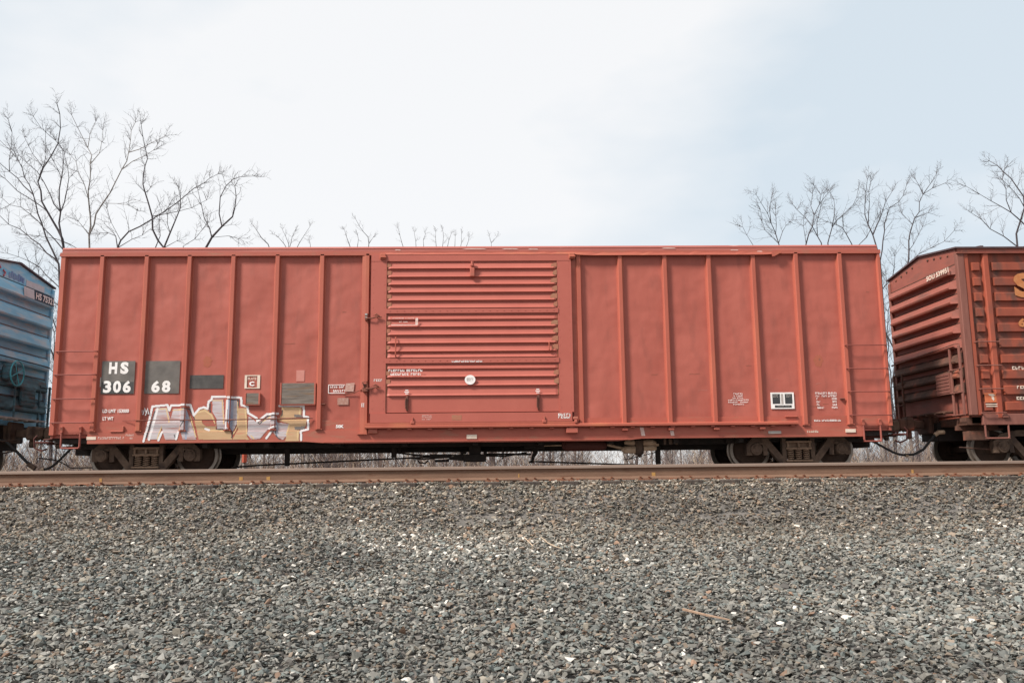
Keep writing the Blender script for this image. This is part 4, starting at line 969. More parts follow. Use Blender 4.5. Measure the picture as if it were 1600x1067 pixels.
text_mesh('SOU 539951', 1.05, .14, 4.03, 4.14, XA - .142, M['cream'], 'lettering', br, .03, face='end')
# corner posts and side
MB().bbox(XA - .02, XA + .13, Y0, Y0 + .12, 1.08, 4.42, .012).build('corner_post', M['brownpost'], br)
MB().bbox(XA + .13, XA + .22, Y0 + .015, Y0 + .1, 1.08, 4.42, .01).build('corner_post', M['sidepost'], br)
MB().bbox(XA - .05, XA + .08, Y1 - .10, Y1, 1.08, 4.42, .012).build('corner_post', M['brownpost'], br)
b = MB().bbox(XA - .0, XB, Y0 - .01, Y0 + .09, 4.405, 4.50, .01); b.bbox(XA + .0, XB, Y1 - .09, Y1 + .01, 4.40, 4.50, .01)
b.box(XA - .03, XB, Y0 - .03, Y0 + .02, 4.385, 4.405); b.bbox(XA + .06, XA + .25, Y0 - .03, Y0 + .06, 4.405, 4.43, .01)
b.build('top_chord', M['brownend'], br)
ribx = [XA + .565 + .96 * i for i in range(15)]
for x in ribx:
    MB().prism([(x - .06, Y0 + .075), (x - .05, Y0 + .02), (x - .035, Y0 - .005), (x + .055, Y0 - .005), (x + .07, Y0 + .02), (x + .08, Y0 + .075)], 1.02, 4.39, 'z').build('side_post', M['sidepost'], br)
b = MB()
edges = [(XA + .235, XA + .50)] + [(ribx[i] + .09, ribx[i + 1] - .07) for i in range(14)]
for (a, c) in edges:
    w2 = .04
    a2, c2 = a + .05, c - .05
    for k in range(10):
        z1 = 4.20 - .318 * k; z0 = z1 - .17
        ys, yf = Y0 + .07, Y0 + .012
        b.add([(a2, ys, z1 + .02), (c2, ys, z1 + .02), (c2 - .015, yf, z1 - .01), (a2 + .015, yf, z1 - .01), (c2 - .015, yf - .004, z0 + .01), (a2 + .015, yf - .004, z0 + .01), (c2, ys, z0), (a2, ys, z0)],
              [(0, 3, 2, 1), (3, 5, 4, 2), (5, 7, 6, 4), (0, 7, 5, 3), (1, 2, 4, 6)])
b.build('pressed_panel', M['brown'], br)
MB().bbox(XA + .22, XB, Y0 + .0, Y0 + .10, .885, 1.10, .008).build('side_sill', M['brownpost'], br)
MB().box(XA + .1, XB - .1, .2, 2.9, .93, 1.06).box(XA - .1, XB, 1.2, 1.9, .62, 1.0).build('underframe', M['under'], br)
text_mesh('S', 10.70, 11.10, 3.46, 3.97, Y0 - .008, M['orange'], 'lettering', br, .05)
text_mesh('6', 10.715, 10.87, 2.85, 3.03, Y0 - .008, M['orange'], 'lettering', br, .05)
b = stencil(MB(), 10.50, 10.82, 1.985, 2.05, Y0 + .0, 1, cw=.06, spaces=0); stencil(b, 10.56, 10.84, 1.60, 1.66, Y0, 1, cw=.06, spaces=0); stencil(b, 10.53, 10.84, 1.38, 1.44, Y0, 1, cw=.06, spaces=0); b.build('lettering', M['cream'], br, fix=False)
b = MB().box(XA + .29, XA + .52, Y0 + .003, Y0 + .012, 1.33, 1.52); pl_ = b.build('notice_plate', mat('orange_paint_patch', (.50, .12, .05), (.56, .17, .07), 8, .6), br)
b = MB()
for q in ([(.36, 1.50), (.46, 1.50), (.50, 1.47), (.44, 1.45), (.38, 1.47)], [(.42, 1.44), (.47, 1.45), (.48, 1.40), (.46, 1.36), (.43, 1.40)]):
    b.add([(XA + x, Y0 - .0, z) for x, z in q], [tuple(range(len(q)))])
b.add([(XA + .29, Y0, 1.285), (XA + .53, Y0, 1.285), (XA + .53, Y0, 1.305), (XA + .29, Y0, 1.305)], [(0, 1, 2, 3)]).add([(XA + .30, Y0, 1.245), (XA + .53, Y0, 1.245), (XA + .53, Y0, 1.262), (XA + .30, Y0, 1.262)], [(0, 1, 2, 3)])
b.build('lettering', M['cream'], pl_, fix=False)
def rungs(car, m, X0, X1, Y, zs, th=.012):
    for z in zs: MB().tube([(X0, Y + .06, z), (X0, Y - .03, z), (X1, Y - .03, z), (X1, Y + .06, z)], th, 6).build('ladder_rung', m, car)
rungs(br, M['brownpost'], XA + .19, XA + .66, Y0 - .03, (2.55, 2.07, 1.60, 1.12))
MB().bbox(XA + .60, XA + .72, Y0 - .04, Y0 + .02, 1.02, 1.10, .01).build('step_bracket', M['brownpost'], br)
def end_ladder(car, X, d, ya, yb, z0, z1, zs, m):
    b = MB()
    for y in (ya, yb): b.bbox(min(X + d * .10, X + d * .14), max(X + d * .10, X + d * .14), y - .025, y + .025, z0, z1, .006)
    o = b.build('end_ladder', m, car)
    for z in zs: MB().tube([(X + d * .15, ya - .03, z), (X + d * .15, yb + .03, z)], .012, 6).build('rung', m, o)
    return o
end_ladder(br, XA, -1, .06, .42, 1.08, 2.50, (1.10, 1.55, 2.02), M['brownpost']); end_ladder(br, XA, -1, 2.55, 2.95, 1.0, 2.2, (1.02, 1.48, 1.95), M['browngrime'])
MB().tube([(XA - .1, 2.98, 2.44), (XA - .16, 2.94, 2.44), (XA - .17, .12, 2.53), (XA - .1, .08, 2.53), (XA - .1, .06, 2.4)], .014, 6).build('handrail', M['brownpost'], br)
b = MB().box(XA - .30, XA - .1, .45, 2.3, 1.17, 1.20); 
for k in range(5): b.box(XA - .31, XA - .09, .47 + k * .37, .52 + k * .37, 1.145, 1.17)
b.build('crossover_platform', M['browngrime'], br)
b = MB().box(XA - .16, XA - .13, .45, .98, 1.55, 1.98)
for k in range(6): b.box(XA - .17, XA - .158, .46, .97, 1.58 + k * .07, 1.61 + k * .07)
b.build('slatted_box', M['brownpost'], br)
b = MB().box(XA - .02, XA + .7, .2, 2.8, .90, 1.05).box(XA + .05, XA + .45, .25, .5, .60, .78).box(XA - .05, XA + .8, .5, .6, .84, .90)
b.bbox(XA - .05, XA + .9, .5, .62, .80, .84, .01).tube([(XA - .1, .4, .46), (XA + .7, .45, .40)], .012, 5); b.build('end_sill', M['browngrime'], br)
truck(br, 11.22, 1.55, M['truck'], True); truck(br, 23.4, 1.55, M['truck'], True)
stirrup(br, XA + .25, XA + .72, .95, .62, .02, M['brownpost'])
coupler(br, XA, -1, 1.6, M['browngrime'], .98)
b = MB(); hp = [(XA - .02, 1.15, .80), (XA - .15, 1.15, .78), (XA - .28, 1.2, .62), (XA - .42, 1.25, .44), (XA - .62, 1.27, .34), (XA - .82, 1.27, .335)]
b.tube(hp, .027, 8); h_ = b.build('air_hose', M['hose'], br, smooth=True)
MB().tube([(XA + .0, 1.13, .80), (XA - .12, 1.13, .795), (XA - .2, 1.14, .74)], .045, 8).build('hose_fitting', M['valve'], h_)

# left: light blue car
bl = empty('boxcar', (-18.0, 1.55, .04), 'light blue boxcar with rust streaked end ribs, coupled on the left', 'boxcar')
XA, XB = -25.8, -10.20
body_shell(bl, XA, XB, .0, 3.05, 1.15, 4.42, 4.64, M['blue'], M['blue'], M['roofdark'], .02)
lz = [3.90 - .485 * i for i in range(6)]
end_wall(bl, XB, 1, 1.15, 4.36, .03, 2.95, lz, .485, M['blue'], M['bluelip'], zsplit=2.0, m_low=M['bluegrime'], dep=.15, inset=.02)
gable(bl, XB + .012, 1, .05, 3.0, 4.15, 4.42, 4.64, M['blue'])
MB().bbox(XB - .05, XB + .05, 2.95, 3.05, 1.15, 4.38, .012).build('corner_post', M['blue'], bl)
MB().bbox(XB - .05, XB + .05, .0, .10, 1.15, 4.38, .012).build('corner_post', M['blue'], bl)
MB().prism([(XB + .130, 4.155), (XB + .134, 4.155), (XB + .158, 3.94), (XB + .154, 3.94)], 1.98, 2.84).build('number_panel', M['navy'], bl)
text_mesh('HS 75321', 2.02, 2.81, 3.965, 4.115, XB + .161, M['white'], 'lettering', bl, .03, face='end')
MB().prism([(XB + .130, 4.155), (XB + .134, 4.155), (XB + .158, 3.94), (XB + .154, 3.94)], 1.55, 1.975).build('paint_patch', M['palegrey'], bl)
MB().box(XB + .016, XB + .02, 1.85, 2.62, 4.22, 4.36).build('paint_patch', M['palegrey'], bl)
b = MB()
for k in range(7): b.box(XB + .016, XB + .02, 1.15 + .09 * k, 1.22 + .09 * k, 4.25 + .02 * (k % 2), 4.37 + .02 * ((k * 5) % 3))
b.build('worn_emblem', M['bluetext'], bl)
b = MB().tube([(XB + .02, .55, 4.30), (XB + .02, .62, 4.42), (XB + .02, .75, 4.44), (XB + .02, .82, 4.38)], .022, 5).tube([(XB + .02, .92, 4.36), (XB + .02, 1.0, 4.32), (XB + .02, .95, 4.24)], .022, 5); b.build('worn_emblem', M['redtext'], bl)
b = MB().box(XA + .1, XB - .1, .1, 2.95, 1.0, 1.16).box(XA, XB + .05, 1.2, 1.9, .62, 1.0).box(XB - .9, XB + .04, .2, 2.9, .98, 1.14); b.build('underframe', M['under'], bl)
b = MB(); 
for i in range(15): b.bbox(XB - 1 - i * 1.0, XB - .9 - i * 1.0, -.03, .07, 1.15, 4.36, .01)
b.build('side_post', M['blue'], bl)
MB().box(XA, XB - .02, .0, .05, 4.3, 4.42).box(XA, XB - .02, .0, .05, .95, 1.2).build('side_sill', M['blue'], bl)
MB().tube([(XB + .1, .2, 2.55), (XB + .17, .25, 2.55), (XB + .17, 2.7, 2.53), (XB + .1, 2.98, 2.53)], .014, 6).build('handrail', M['navy'], bl)
end_ladder(bl, XB, 1, 2.55, 2.98, 1.15, 2.1, (1.62, 2.06, 1.2), M['bluegrime'])
b = MB().box(XB + .1, XB + .36, .4, 2.42, 1.26, 1.29); 
for k in range(5): b.box(XB + .09, XB + .37, .42 + k * .4, .47 + k * .4, 1.235, 1.26)
b.build('crossover_platform', M['greyref'], bl)
b = MB().box(XB + .13, XB + .16, 1.72, 2.3, 1.58, 2.0)
for k in range(5): b.box(XB + .158, XB + .17, 1.73, 2.29, 1.61 + k * .08, 1.65 + k * .08)
b.build('slatted_box', M['bluegrime'], bl)
b = MB().bbox(XB + .12, XB + .3, 0.95, 1.3, 2.05, 2.4, .04).tube([(XB + .3, 1.12, 2.2), (XB + .36, 1.12, 2.2)], .05, 8).tube([(XB + .2, 1.4, 2.05), (XB + .2, 1.4, 1.3)], .02, 6); bgr = b.build('hand_brake', M['bluegrime'], bl)
b = MB(); ring = [(XB + .37, 1.12 + .26 * math.cos(a * PI / 10), 2.2 + .26 * math.sin(a * PI / 10)) for a in range(21)]
b.tube(ring, .014, 6, cap=False)
for k in range(4): b.tube([(XB + .36, 1.12, 2.2), (XB + .37, 1.12 + .26 * math.cos(k * PI / 2 + .4), 2.2 + .26 * math.sin(k * PI / 2 + .4))], .01, 5)
b.build('brake_wheel', mat('teal_paint', (.05, .30, .36), (.08, .42, .5), 9, .5), bgr)
truck(bl, -11.90, 1.55, M['truck']); truck(bl, -24.0, 1.55, M['truck'])
coupler(bl, XB, 1, 1.6, M['truck'], .97)
b = MB(); b.tube([(XB + .05, 1.15, .84), (XB + .22, 1.15, .80), (XB + .40, 1.2, .62), (XB + .62, 1.25, .38), (XB + .78, 1.27, .26)], .03, 8); h_ = b.build('air_hose', M['hose'], bl, smooth=True)
MB().tube([(XB + .66, 1.25, .33), (XB + .80, 1.27, .24)], .05, 8).build('hose_fitting', M['truck'], h_)
MB().tube([(XB - .5, .9, .62), (XB - .2, .9, .54), (XB + .3, .9, .54), (XB + .55, 1.0, .60)], .014, 6).build('brake_rod', M['under'], bl)
MB().tube([(XB - .4, .3, .98), (XB + .3, .3, .82), (XB + .38, .7, .78), (XB + .4, 1.3, .82)], .016, 6).build('uncoupling_lever', M['wheel'], bl)
# ------------------------------------------------------------------ trees
rt = random.Random(5)
def tubes(b, pts, rs, n):
    b.tube(pts, rs, n, cap=False)
def resample(pts, step):
    out = [Vector(pts[0])]
    for a, c in zip(pts, pts[1:]):
        a = Vector(a); c = Vector(c); k = max(1, int((c - a).length / step))
        for i in range(1, k + 1): out.append(a.lerp(c, i / k))
    # smooth once
    s = [out[0]] + [out[i - 1] * .25 + out[i] * .5 + out[i + 1] * .25 for i in range(1, len(out) - 1)] + [out[-1]]
    return s
def twig(b, p, d, L, r, lev, up=.25):
    n = 4 if lev > 0 else 3
    pts = [p.copy()]; q = p.copy(); dd = d.normalized()
    for i in range(n):
        dd = (dd + Vector((rt.gauss(0, .17), rt.gauss(0, .17), rt.gauss(0, .17) + up * .3))).normalized()
        q = q + dd * (L / n); pts.append(q.copy())
        if lev > 0:
            for s in range(2 if lev > 1 else rt.choice((1, 1, 2))):
                a = dd.orthogonal().normalized(); a.rotate(Matrix.Rotation(rt.uniform(0, 2 * PI), 3, dd))
                d2 = (dd * rt.uniform(.5, .9) + a * rt.uniform(.5, .9)).normalized()
                twig(b, q, d2, L * rt.uniform(.3, .55), r * .6, lev - 1, up)
    rr = [r * (1 - .7 * i / n) for i in range(n + 1)]
    b.tube(pts, rr, 3, cap=False)
def grow_twigs(b, pts, r0, dens=1.0, L0=1.3, start=.25, lev=1, Y_=30):
    n = len(pts)
    for i in range(1, n):
        t = i / (n - 1)
        if t < start: continue
        d = (pts[i] - pts[i - 1]).normalized()
        k = dens * (.5 + .9 * t)
        while rt.random() < k:
            k -= 1
            a = d.orthogonal().normalized(); a.rotate(Matrix.Rotation(rt.uniform(0, 2 * PI), 3, d))
            d2 = (d * rt.uniform(.3, .9) + a * rt.uniform(.6, 1.0) + Vector((0, 0, .15))).normalized()
            twig(b, pts[i], d2, L0 * rt.uniform(.45, 1.0) * (1.15 - .6 * t), (.0110 if Y_ < 38 else .008), lev)
    twig(b, pts[-1], (pts[-1] - pts[-2]), L0 * .45, .008, 2)
def traced_tree(Y, limbs, label, pale=False, dens=1.0, L0=1.2):
    r0, m0 = limbs[0]; bx = m0[0][0]; gzv = gz(Y) - .1
    root = empty('bare_tree', (bx, Y, gzv), label, 'tree', 'bare trees behind the train')
    T = MB(); W = MB()
    mainp = None; allp = []
    zlow = min(p[1] for r, L in limbs for p in L)
    hub = Vector((bx, Y, min(zlow - .5, m0[0][1] - 1.0)))
    hub.z = max(hub.z, 2.0) if hub.z > 2 else 2.0
    for k, (r, L) in enumerate(limbs):
        r *= 2.3
        ph, am = rt.uniform(0, 6), rt.uniform(.2, .7)
        start = Vector((L[0][0], Y, L[0][1]))
        joined = None
        if k:
            for q, rq in allp:
                if (q.x - start.x) ** 2 + (q.z - start.z) ** 2 < .16: joined = q.copy(); break
        y0 = joined.y if joined else Y
        raw = [Vector((x, y0 + am * math.sin(ph) * 0 + am * (i / max(1, len(L) - 1)) * math.sin(ph + i * .8), z)) for i, (x, z) in enumerate(L)]
        if joined: raw = [joined] + raw[1:]
        pre = []
        if not joined:
            if k == 0: pre = [Vector((bx + .1, Y, gzv)), Vector((bx - .05, Y, gzv + (L[0][1] - gzv) * .5))]
            else: pre = [Vector((bx, Y, max(gzv + 1, L[0][1] - abs(L[0][0] - bx) * 1.5 - 1.5)))]
        lp = resample(raw, .45)
        lp = [p + Vector((rt.gauss(0, .04), rt.gauss(0, .05), rt.gauss(0, .035))) if 0 < i < len(lp) - 1 else p for i, p in enumerate(lp)]
        n = len(lp); rs = [max(.010, r * (1 - .76 * (i / (n - 1)) ** .9)) for i in range(n)]
        full = pre + lp; frs = [r * 1.9, r * 1.4][:len(pre)] + rs
        if k and pre: frs[0] = r * 1.2
        T.tube(full, frs, 7 if r > .04 else 5, cap=False)
        for q, rq in zip(lp, rs): allp.append((q, rq))
        grow_twigs(W, lp, r, dens, L0, .2 if k else .15, 1, Y)
    T.build('trunk', M['palebark'] if pale else M['bark'], root, smooth=True, fix=False)
    W.build('crown', M['twig'], root, fix=False)
    return root
TREES = [
    (26,[(0.023,[(-21.48,11.45),(-21.64,12.33),(-21.77,13.38),(-21.87,14.63),(-21.93,15.70),(-21.92,16.43),(-22.16,16.97),(-22.31,17.29)]),
(0.014,[(-21.41,8.53),(-22.60,9.36),(-23.91,9.86),(-24.89,10.35)]),
(0.014,[(-21.54,9.51),(-22.34,10.18),(-23.36,11.01),(-24.34,11.34)]),
(0.014,[(-21.51,7.24),(-22.07,8.54),(-22.57,9.85),(-22.80,11.17)]),
     (0.021,[(-21.69,10.75),(-22.16,11.45),(-22.46,12.24),(-22.84,13.39),(-23.16,14.28),(-23.57,15.26),(-24.01,16.07),(-24.40,16.70)]),
     (0.028,[(-21.41,11.62),(-21.81,12.59),(-22.37,13.39),(-22.72,14.10),(-23.00,14.99),(-22.83,15.71),(-22.64,16.52),(-22.40,17.33),(-22.21,18.06),(-22.19,18.70),(-22.13,19.07)]),
     (0.014,[(-21.55,11.36),(-22.03,12.06),(-22.76,12.95),(-23.56,13.48),(-24.35,13.83),(-24.89,14.28)]),
     (0.018,[(-21.52,10.67),(-21.87,10.93),(-22.77,11.80),(-23.48,12.33),(-24.09,12.69),(-24.81,13.26),(-25.33,13.57)]),
     (0.014,[(-21.84,13.65),(-22.27,14.27),(-22.57,14.99),(-22.95,15.53),(-23.58,15.98),(-24.21,16.52),(-24.44,17.06)]),
     (0.014,[(-22.57,13.74),(-23.18,14.05),(-23.89,14.54),(-24.44,15.08),(-24.98,15.53),(-25.54,16.07)]),
     (0.014,[(-21.62,13.47),(-21.44,14.54),(-21.22,15.07),(-21.39,15.70),(-21.43,16.24)]),
     (0.011,[(-22.94,15.35),(-22.80,16.07),(-22.80,16.97),(-22.81,17.70)]),
     (0.014,[(-23.16,14.28),(-23.75,14.90),(-24.40,15.62),(-25.03,16.07),(-25.61,16.97)]),
     (0.009,[(-24.40,15.62),(-24.49,16.79),(-24.29,17.61),(-24.51,18.25)]),
     (0.011,[(-20.65,11.45),(-21.34,11.84),(-21.95,12.11),(-22.89,12.29),(-23.64,12.33)]),
     (0.009,[(-23.57,15.26),(-23.91,15.89),(-24.16,16.34),(-24.84,16.88),(-25.30,17.43)]),
     (0.009,[(-22.83,15.71),(-23.37,16.61),(-23.83,17.06),(-24.22,17.70)]),
     (0.009,[(-22.31,17.29),(-22.57,17.42),(-23.12,17.97),(-23.33,18.43)]),
     (0.009,[(-21.88,15.35),(-22.40,16.16),(-22.61,16.70)])]),
    (27,[(0.021,[(-20.68,11.80),(-20.71,12.61),(-20.78,13.51),(-20.85,14.42),(-20.80,15.33),(-20.83,16.25),(-20.95,17.08),(-21.10,17.36),(-21.53,17.92),(-21.87,18.48),(-22.00,19.04)]),
     (0.019,[(-20.68,12.79),(-20.47,13.60),(-20.08,14.32),(-19.62,15.33),(-19.13,15.97),(-18.90,16.43),(-18.79,16.90),(-19.01,17.64),(-19.05,18.39),(-18.86,18.86)]),
     (0.010,[(-20.92,14.60),(-21.09,15.24),(-21.31,15.88),(-21.56,16.39),(-21.90,16.90),(-22.18,17.18)]),
     (0.010,[(-20.84,16.53),(-20.51,16.99),(-20.18,17.45),(-20.22,18.11)]),
     (0.009,[(-21.10,17.46),(-20.91,17.92),(-20.60,18.57)]),
     (0.011,[(-18.79,16.90),(-18.24,17.27),(-17.72,17.36),(-17.30,17.73),(-17.18,18.01)]),
     (0.011,[(-19.30,15.79),(-18.64,16.43),(-18.03,16.62),(-17.53,17.08),(-17.37,17.36)]),
     (0.012,[(-20.73,12.65),(-20.99,12.97),(-21.22,13.19)]),
     (0.007,[(-20.08,14.28),(-19.48,14.41),(-18.86,14.23),(-18.32,13.87)])]),
    (24,[(0.018,[(-17.93,11.03),(-17.83,11.41),(-17.41,11.82),(-16.95,12.16),(-16.40,12.37),(-15.85,12.83),(-15.31,13.34),(-14.84,13.68),(-14.29,14.06),(-13.80,14.19),(-13.57,14.53),(-13.21,14.70)]),
     (0.013,[(-17.87,11.41),(-18.06,11.83),(-18.46,11.79),(-18.94,11.87)]),
     (0.009,[(-17.93,11.07),(-17.31,11.40),(-16.76,11.65),(-16.37,11.90)]),
     (0.007,[(-17.84,11.49),(-18.16,12.16),(-18.44,12.92)])]),
    (25,[(0.022,[(-16.10,11.29),(-16.38,11.76),(-16.56,12.19),(-16.76,12.89),(-16.96,13.49),(-17.12,14.10),(-17.33,14.98),(-17.39,15.68),(-17.27,16.13),(-17.46,16.48),(-17.49,17.10),(-17.39,17.55)]),
     (0.020,[(-16.07,11.42),(-15.85,12.02),(-15.64,12.80),(-15.42,13.40),(-15.24,13.92),(-15.39,14.19)]),
     (0.013,[(-16.52,11.29),(-16.43,11.94),(-16.46,12.63)]),
     (0.011,[(-16.76,12.80),(-16.31,12.88),(-15.49,13.06),(-14.75,13.23),(-13.93,13.57)]),
     (0.009,[(-15.93,11.85),(-16.21,12.62),(-16.01,13.58)]),
     (0.009,[(-16.99,14.02),(-16.84,14.28),(-17.06,14.54)]),
     (0.009,[(-15.82,11.33),(-15.51,11.67)])]),
    (23,[(0.026,[(-13.37,10.74),(-13.12,11.19),(-12.67,11.77),(-12.05,12.26),(-11.91,12.67),(-12.01,13.26),(-12.11,13.76)]),
     (0.014,[(-12.68,11.77),(-12.81,12.43),(-12.80,13.09),(-12.55,13.92),(-12.12,14.05),(-11.81,14.26),(-11.25,14.26)]),
     (0.014,[(-13.20,11.19),(-13.48,12.18),(-13.67,12.93),(-13.81,13.51)]),
     (0.008,[(-14.44,10.83),(-13.98,11.20),(-13.37,11.60),(-13.22,11.85)]),
     (0.005,[(-12.89,11.44),(-12.42,11.40),(-11.86,11.19)])]),
    (40,[(0.016,[(-14.76,15.19),(-14.93,15.48),(-15.29,16.01),(-15.58,16.36),(-15.94,16.83),(-16.11,17.07)])]),
    (45,[(0.013,[(-14.70,16.39),(-15.08,16.90),(-15.47,17.54),(-15.78,17.66)]),
     (0.013,[(-14.64,16.52),(-14.65,16.90),(-14.83,17.41),(-15.11,17.92)]),
     (0.013,[(-14.65,16.77),(-14.42,17.53),(-14.38,17.98)]),
     (0.013,[(-14.21,16.39),(-13.98,16.89),(-13.63,17.66),(-13.22,18.29)]),
     (0.010,[(-13.11,16.64),(-13.18,17.02),(-13.25,17.27)])]),
    (45,[(0.015,[(-10.10,16.37),(-10.23,16.88),(-10.55,17.52),(-10.68,18.03)]),
     (0.015,[(-8.87,16.37),(-8.88,17.00),(-8.85,17.54),(-9.26,17.90),(-9.58,18.22),(-9.73,18.60)]),
     (0.012,[(-8.88,17.00),(-8.51,17.32)]),
     (0.010,[(-9.67,16.75),(-9.56,17.26),(-9.75,17.71)])]),
    (52,[(0.013,[(-6.92,18.20),(-7.20,18.91),(-7.42,20.05)]),
     (0.013,[(-5.96,18.20),(-6.00,18.91),(-6.11,19.69)]),
     (0.010,[(-5.35,18.62),(-5.21,19.61)])]),
    (52,[(0.015,[(-3.76,17.90),(-3.83,18.90),(-3.81,20.04)]),
     (0.012,[(-4.32,18.47),(-4.39,19.90)]),
     (0.012,[(-3.42,18.47),(-3.08,19.46)]),
     (0.012,[(-2.39,18.18),(-2.25,18.89),(-2.25,19.60)]),
     (0.010,[(-2.80,18.61),(-2.77,19.46)]),
     (0.010,[(-1.84,18.60),(-1.63,19.46)])]),
    (58,[(0.010,[(0.25,19.75),(0.25,20.37),(0.03,21.06)]),
     (0.010,[(0.33,20.21),(0.71,20.98)])]),
    (30,[(0.015,[(16.46,12.18),(16.44,12.73),(16.27,13.52),(15.88,14.42),(15.30,14.93),(15.06,15.44)]),
     (0.011,[(16.03,14.14),(15.85,14.76),(16.17,15.61)]),
     (0.011,[(16.38,13.18),(16.29,13.86),(16.55,14.64),(16.52,14.98)]),
     (0.009,[(16.60,12.62),(16.66,13.63),(17.30,14.19)]),
     (0.009,[(16.00,12.74),(15.50,13.52),(15.34,14.65)]),
     (0.007,[(14.91,12.63),(14.50,13.19),(14.30,13.64)])]),
    (29,[(0.018,[(17.40,11.91),(17.54,12.51),(17.87,13.44),(17.97,14.11),(18.49,14.77),(18.64,15.33),(18.34,15.77)]),
     (0.016,[(18.41,11.91),(18.40,12.45),(17.97,13.33),(17.70,14.11),(17.23,14.50),(17.10,14.88)]),
     (0.011,[(18.42,12.89),(18.32,13.77),(18.53,14.55),(18.58,15.21)]),
     (0.011,[(17.95,13.89),(17.89,14.66),(18.21,15.44)]),
     (0.009,[(17.50,12.79),(17.38,13.34),(17.36,13.89)]),
     (0.009,[(18.59,14.66),(18.91,15.33)])]),
    (31,[(0.016,[(19.57,12.42),(19.64,12.99),(19.87,13.91),(20.13,14.37),(20.85,14.94),(21.46,15.64),(21.62,16.34)]),
     (0.012,[(20.06,14.14),(20.06,14.95),(20.22,15.76),(20.03,16.22)]),
     (0.015,[(21.12,12.42),(21.04,12.99),(20.64,13.56),(20.65,14.02),(20.11,14.14),(19.50,14.20),(19.12,14.49)]),
     (0.012,[(20.54,14.60),(20.60,13.79)])]),
    (29,[(0.020,[(21.60,11.46),(21.43,12.33),(21.39,12.99),(21.23,13.65),(20.95,14.32),(21.12,15.21),(21.02,15.99)]),
     (0.014,[(20.49,12.39),(20.84,12.77),(21.20,13.27),(21.62,13.87)]),
     (0.017,[(21.48,12.77),(21.89,13.87),(22.15,14.43),(22.08,14.87),(22.55,15.43)]),
     (0.017,[(21.69,11.24),(21.81,12.11),(22.06,13.21),(22.23,14.09),(22.55,14.65),(23.30,15.20),(23.23,15.65)]),
     (0.011,[(21.23,13.65),(21.15,14.87),(21.40,15.99)]),
     (0.009,[(21.81,11.46),(21.87,10.80)])]),
    (27,[(0.022,[(21.83,9.50),(22.00,10.43),(22.20,11.58),(22.41,12.95),(23.04,13.58),(23.26,14.33),(23.33,14.86),(23.88,14.97),(24.43,15.18)]),
     (0.011,[(23.33,14.86),(23.32,15.72)]),
     (0.010,[(23.35,14.86),(24.05,15.72)]),
     (0.010,[(22.98,13.47),(23.45,13.58)]),
     (0.008,[(22.41,12.95),(22.22,13.69)]),
     (0.012,[(22.02,10.64),(22.75,11.37),(23.40,11.78),(24.24,11.89),(24.61,12.52)]),
     (0.016,[(19.98,8.69),(20.77,9.53),(21.41,10.12),(22.03,10.75)]),
     (0.011,[(21.47,10.18),(21.30,10.64),(21.18,11.06)]),
     (0.008,[(22.27,11.79),(22.75,12.63)])]),
    (26,[(0.024,[(27.54,10.68),(27.47,11.50),(27.43,12.12),(27.55,12.74),(27.93,13.46),(27.74,14.62),(27.32,15.56),(26.78,16.31)]),
     (0.014,[(27.47,11.50),(26.87,12.02),(26.31,12.53),(25.63,12.95),(25.16,13.26)]),
     (0.014,[(27.39,12.69),(26.99,13.26),(26.22,13.78),(25.54,14.10),(25.09,14.73)]),
     (0.012,[(27.93,13.46),(28.43,14.40),(28.24,15.46),(28.53,16.30)]),
     (0.011,[(27.76,13.78),(27.10,14.41),(26.63,14.83)]),
     (0.011,[(26.99,13.26),(26.69,14.41),(26.68,15.35)]),
     (0.016,[(27.52,12.63),(28.08,12.01),(29.19,12.84),(30.18,14.40)]),
     (0.013,[(27.93,13.46),(29.17,14.61),(30.15,15.98)])]),
    (22,[(0.016,[(-19.20,1.25),(-19.52,4.24),(-19.79,6.56),(-20.34,8.63),(-21.00,9.38)]),
(0.016,[(-19.38,3.09),(-19.38,5.98),(-19.65,8.63),(-20.03,9.98)]),
(0.016,[(-19.65,5.40),(-20.42,7.45),(-21.39,8.94),(-22.14,9.30)]),
(0.016,[(-19.52,4.24),(-19.37,5.39),(-19.35,7.15)])]),
    (22,[(0.018,[(18.37,0.87),(18.43,3.93),(18.33,5.71),(18.68,7.82),(18.65,9.04)]),
(0.018,[(18.43,3.93),(18.75,5.71),(19.03,8.42)]),
(0.018,[(18.41,5.12),(18.19,6.91),(18.08,8.73)])]),
]
TL = ['tall many stemmed bare tree at the far left above the blue car',
 'bare tree with a pale slim trunk forking wide, second from the left',
 'low bare tree with one long limb leaning right, beside the pale slim trunk',
 'bare tree with crooked broken topped limbs above the left part of the red boxcar',
 'leafless forked tree with a stubby claw of limbs, rightmost of the left group',
 'small leaning treetop just right of the forked tree on the left',
 'low spread of thin treetops above the fifth and sixth posts of the boxcar',
 'treetop with one thin kinked stem above the left end of the boxcar door',
 'faint narrow treetop above the boxcar door, left of the densest small crown',
 'densest of the faint small treetops above the boxcar door',
 'faintest and rightmost of the small treetops above the boxcar door',
 'bushy topped bare tree above the right part of the boxcar, leftmost of the right group',
 'bare tree with crossing upswept limbs, second of the right group',
 'bare tree with arching limbs that cross low, middle of the right group',
 'tallest bare tree right above the boxcar right corner with dense upright limbs',
 'bare tree standing behind the gap between the red boxcar and the brown one',
 'large spreading bare tree at the right edge above the brown boxcar',
 'thin twiggy sapling in the gap between the blue and the red boxcar',
 'thin twiggy sapling in the gap between the red and the brown boxcar']
for i, ((Y, limbs), lb) in enumerate(zip(TREES, TL)):
    far = Y >= 40
    traced_tree(Y, limbs, lb, pale=i in (1,), dens=(2.0 if i < 5 else (2.2 if not far else 2.0)), L0=(1.3 if not far else .9))

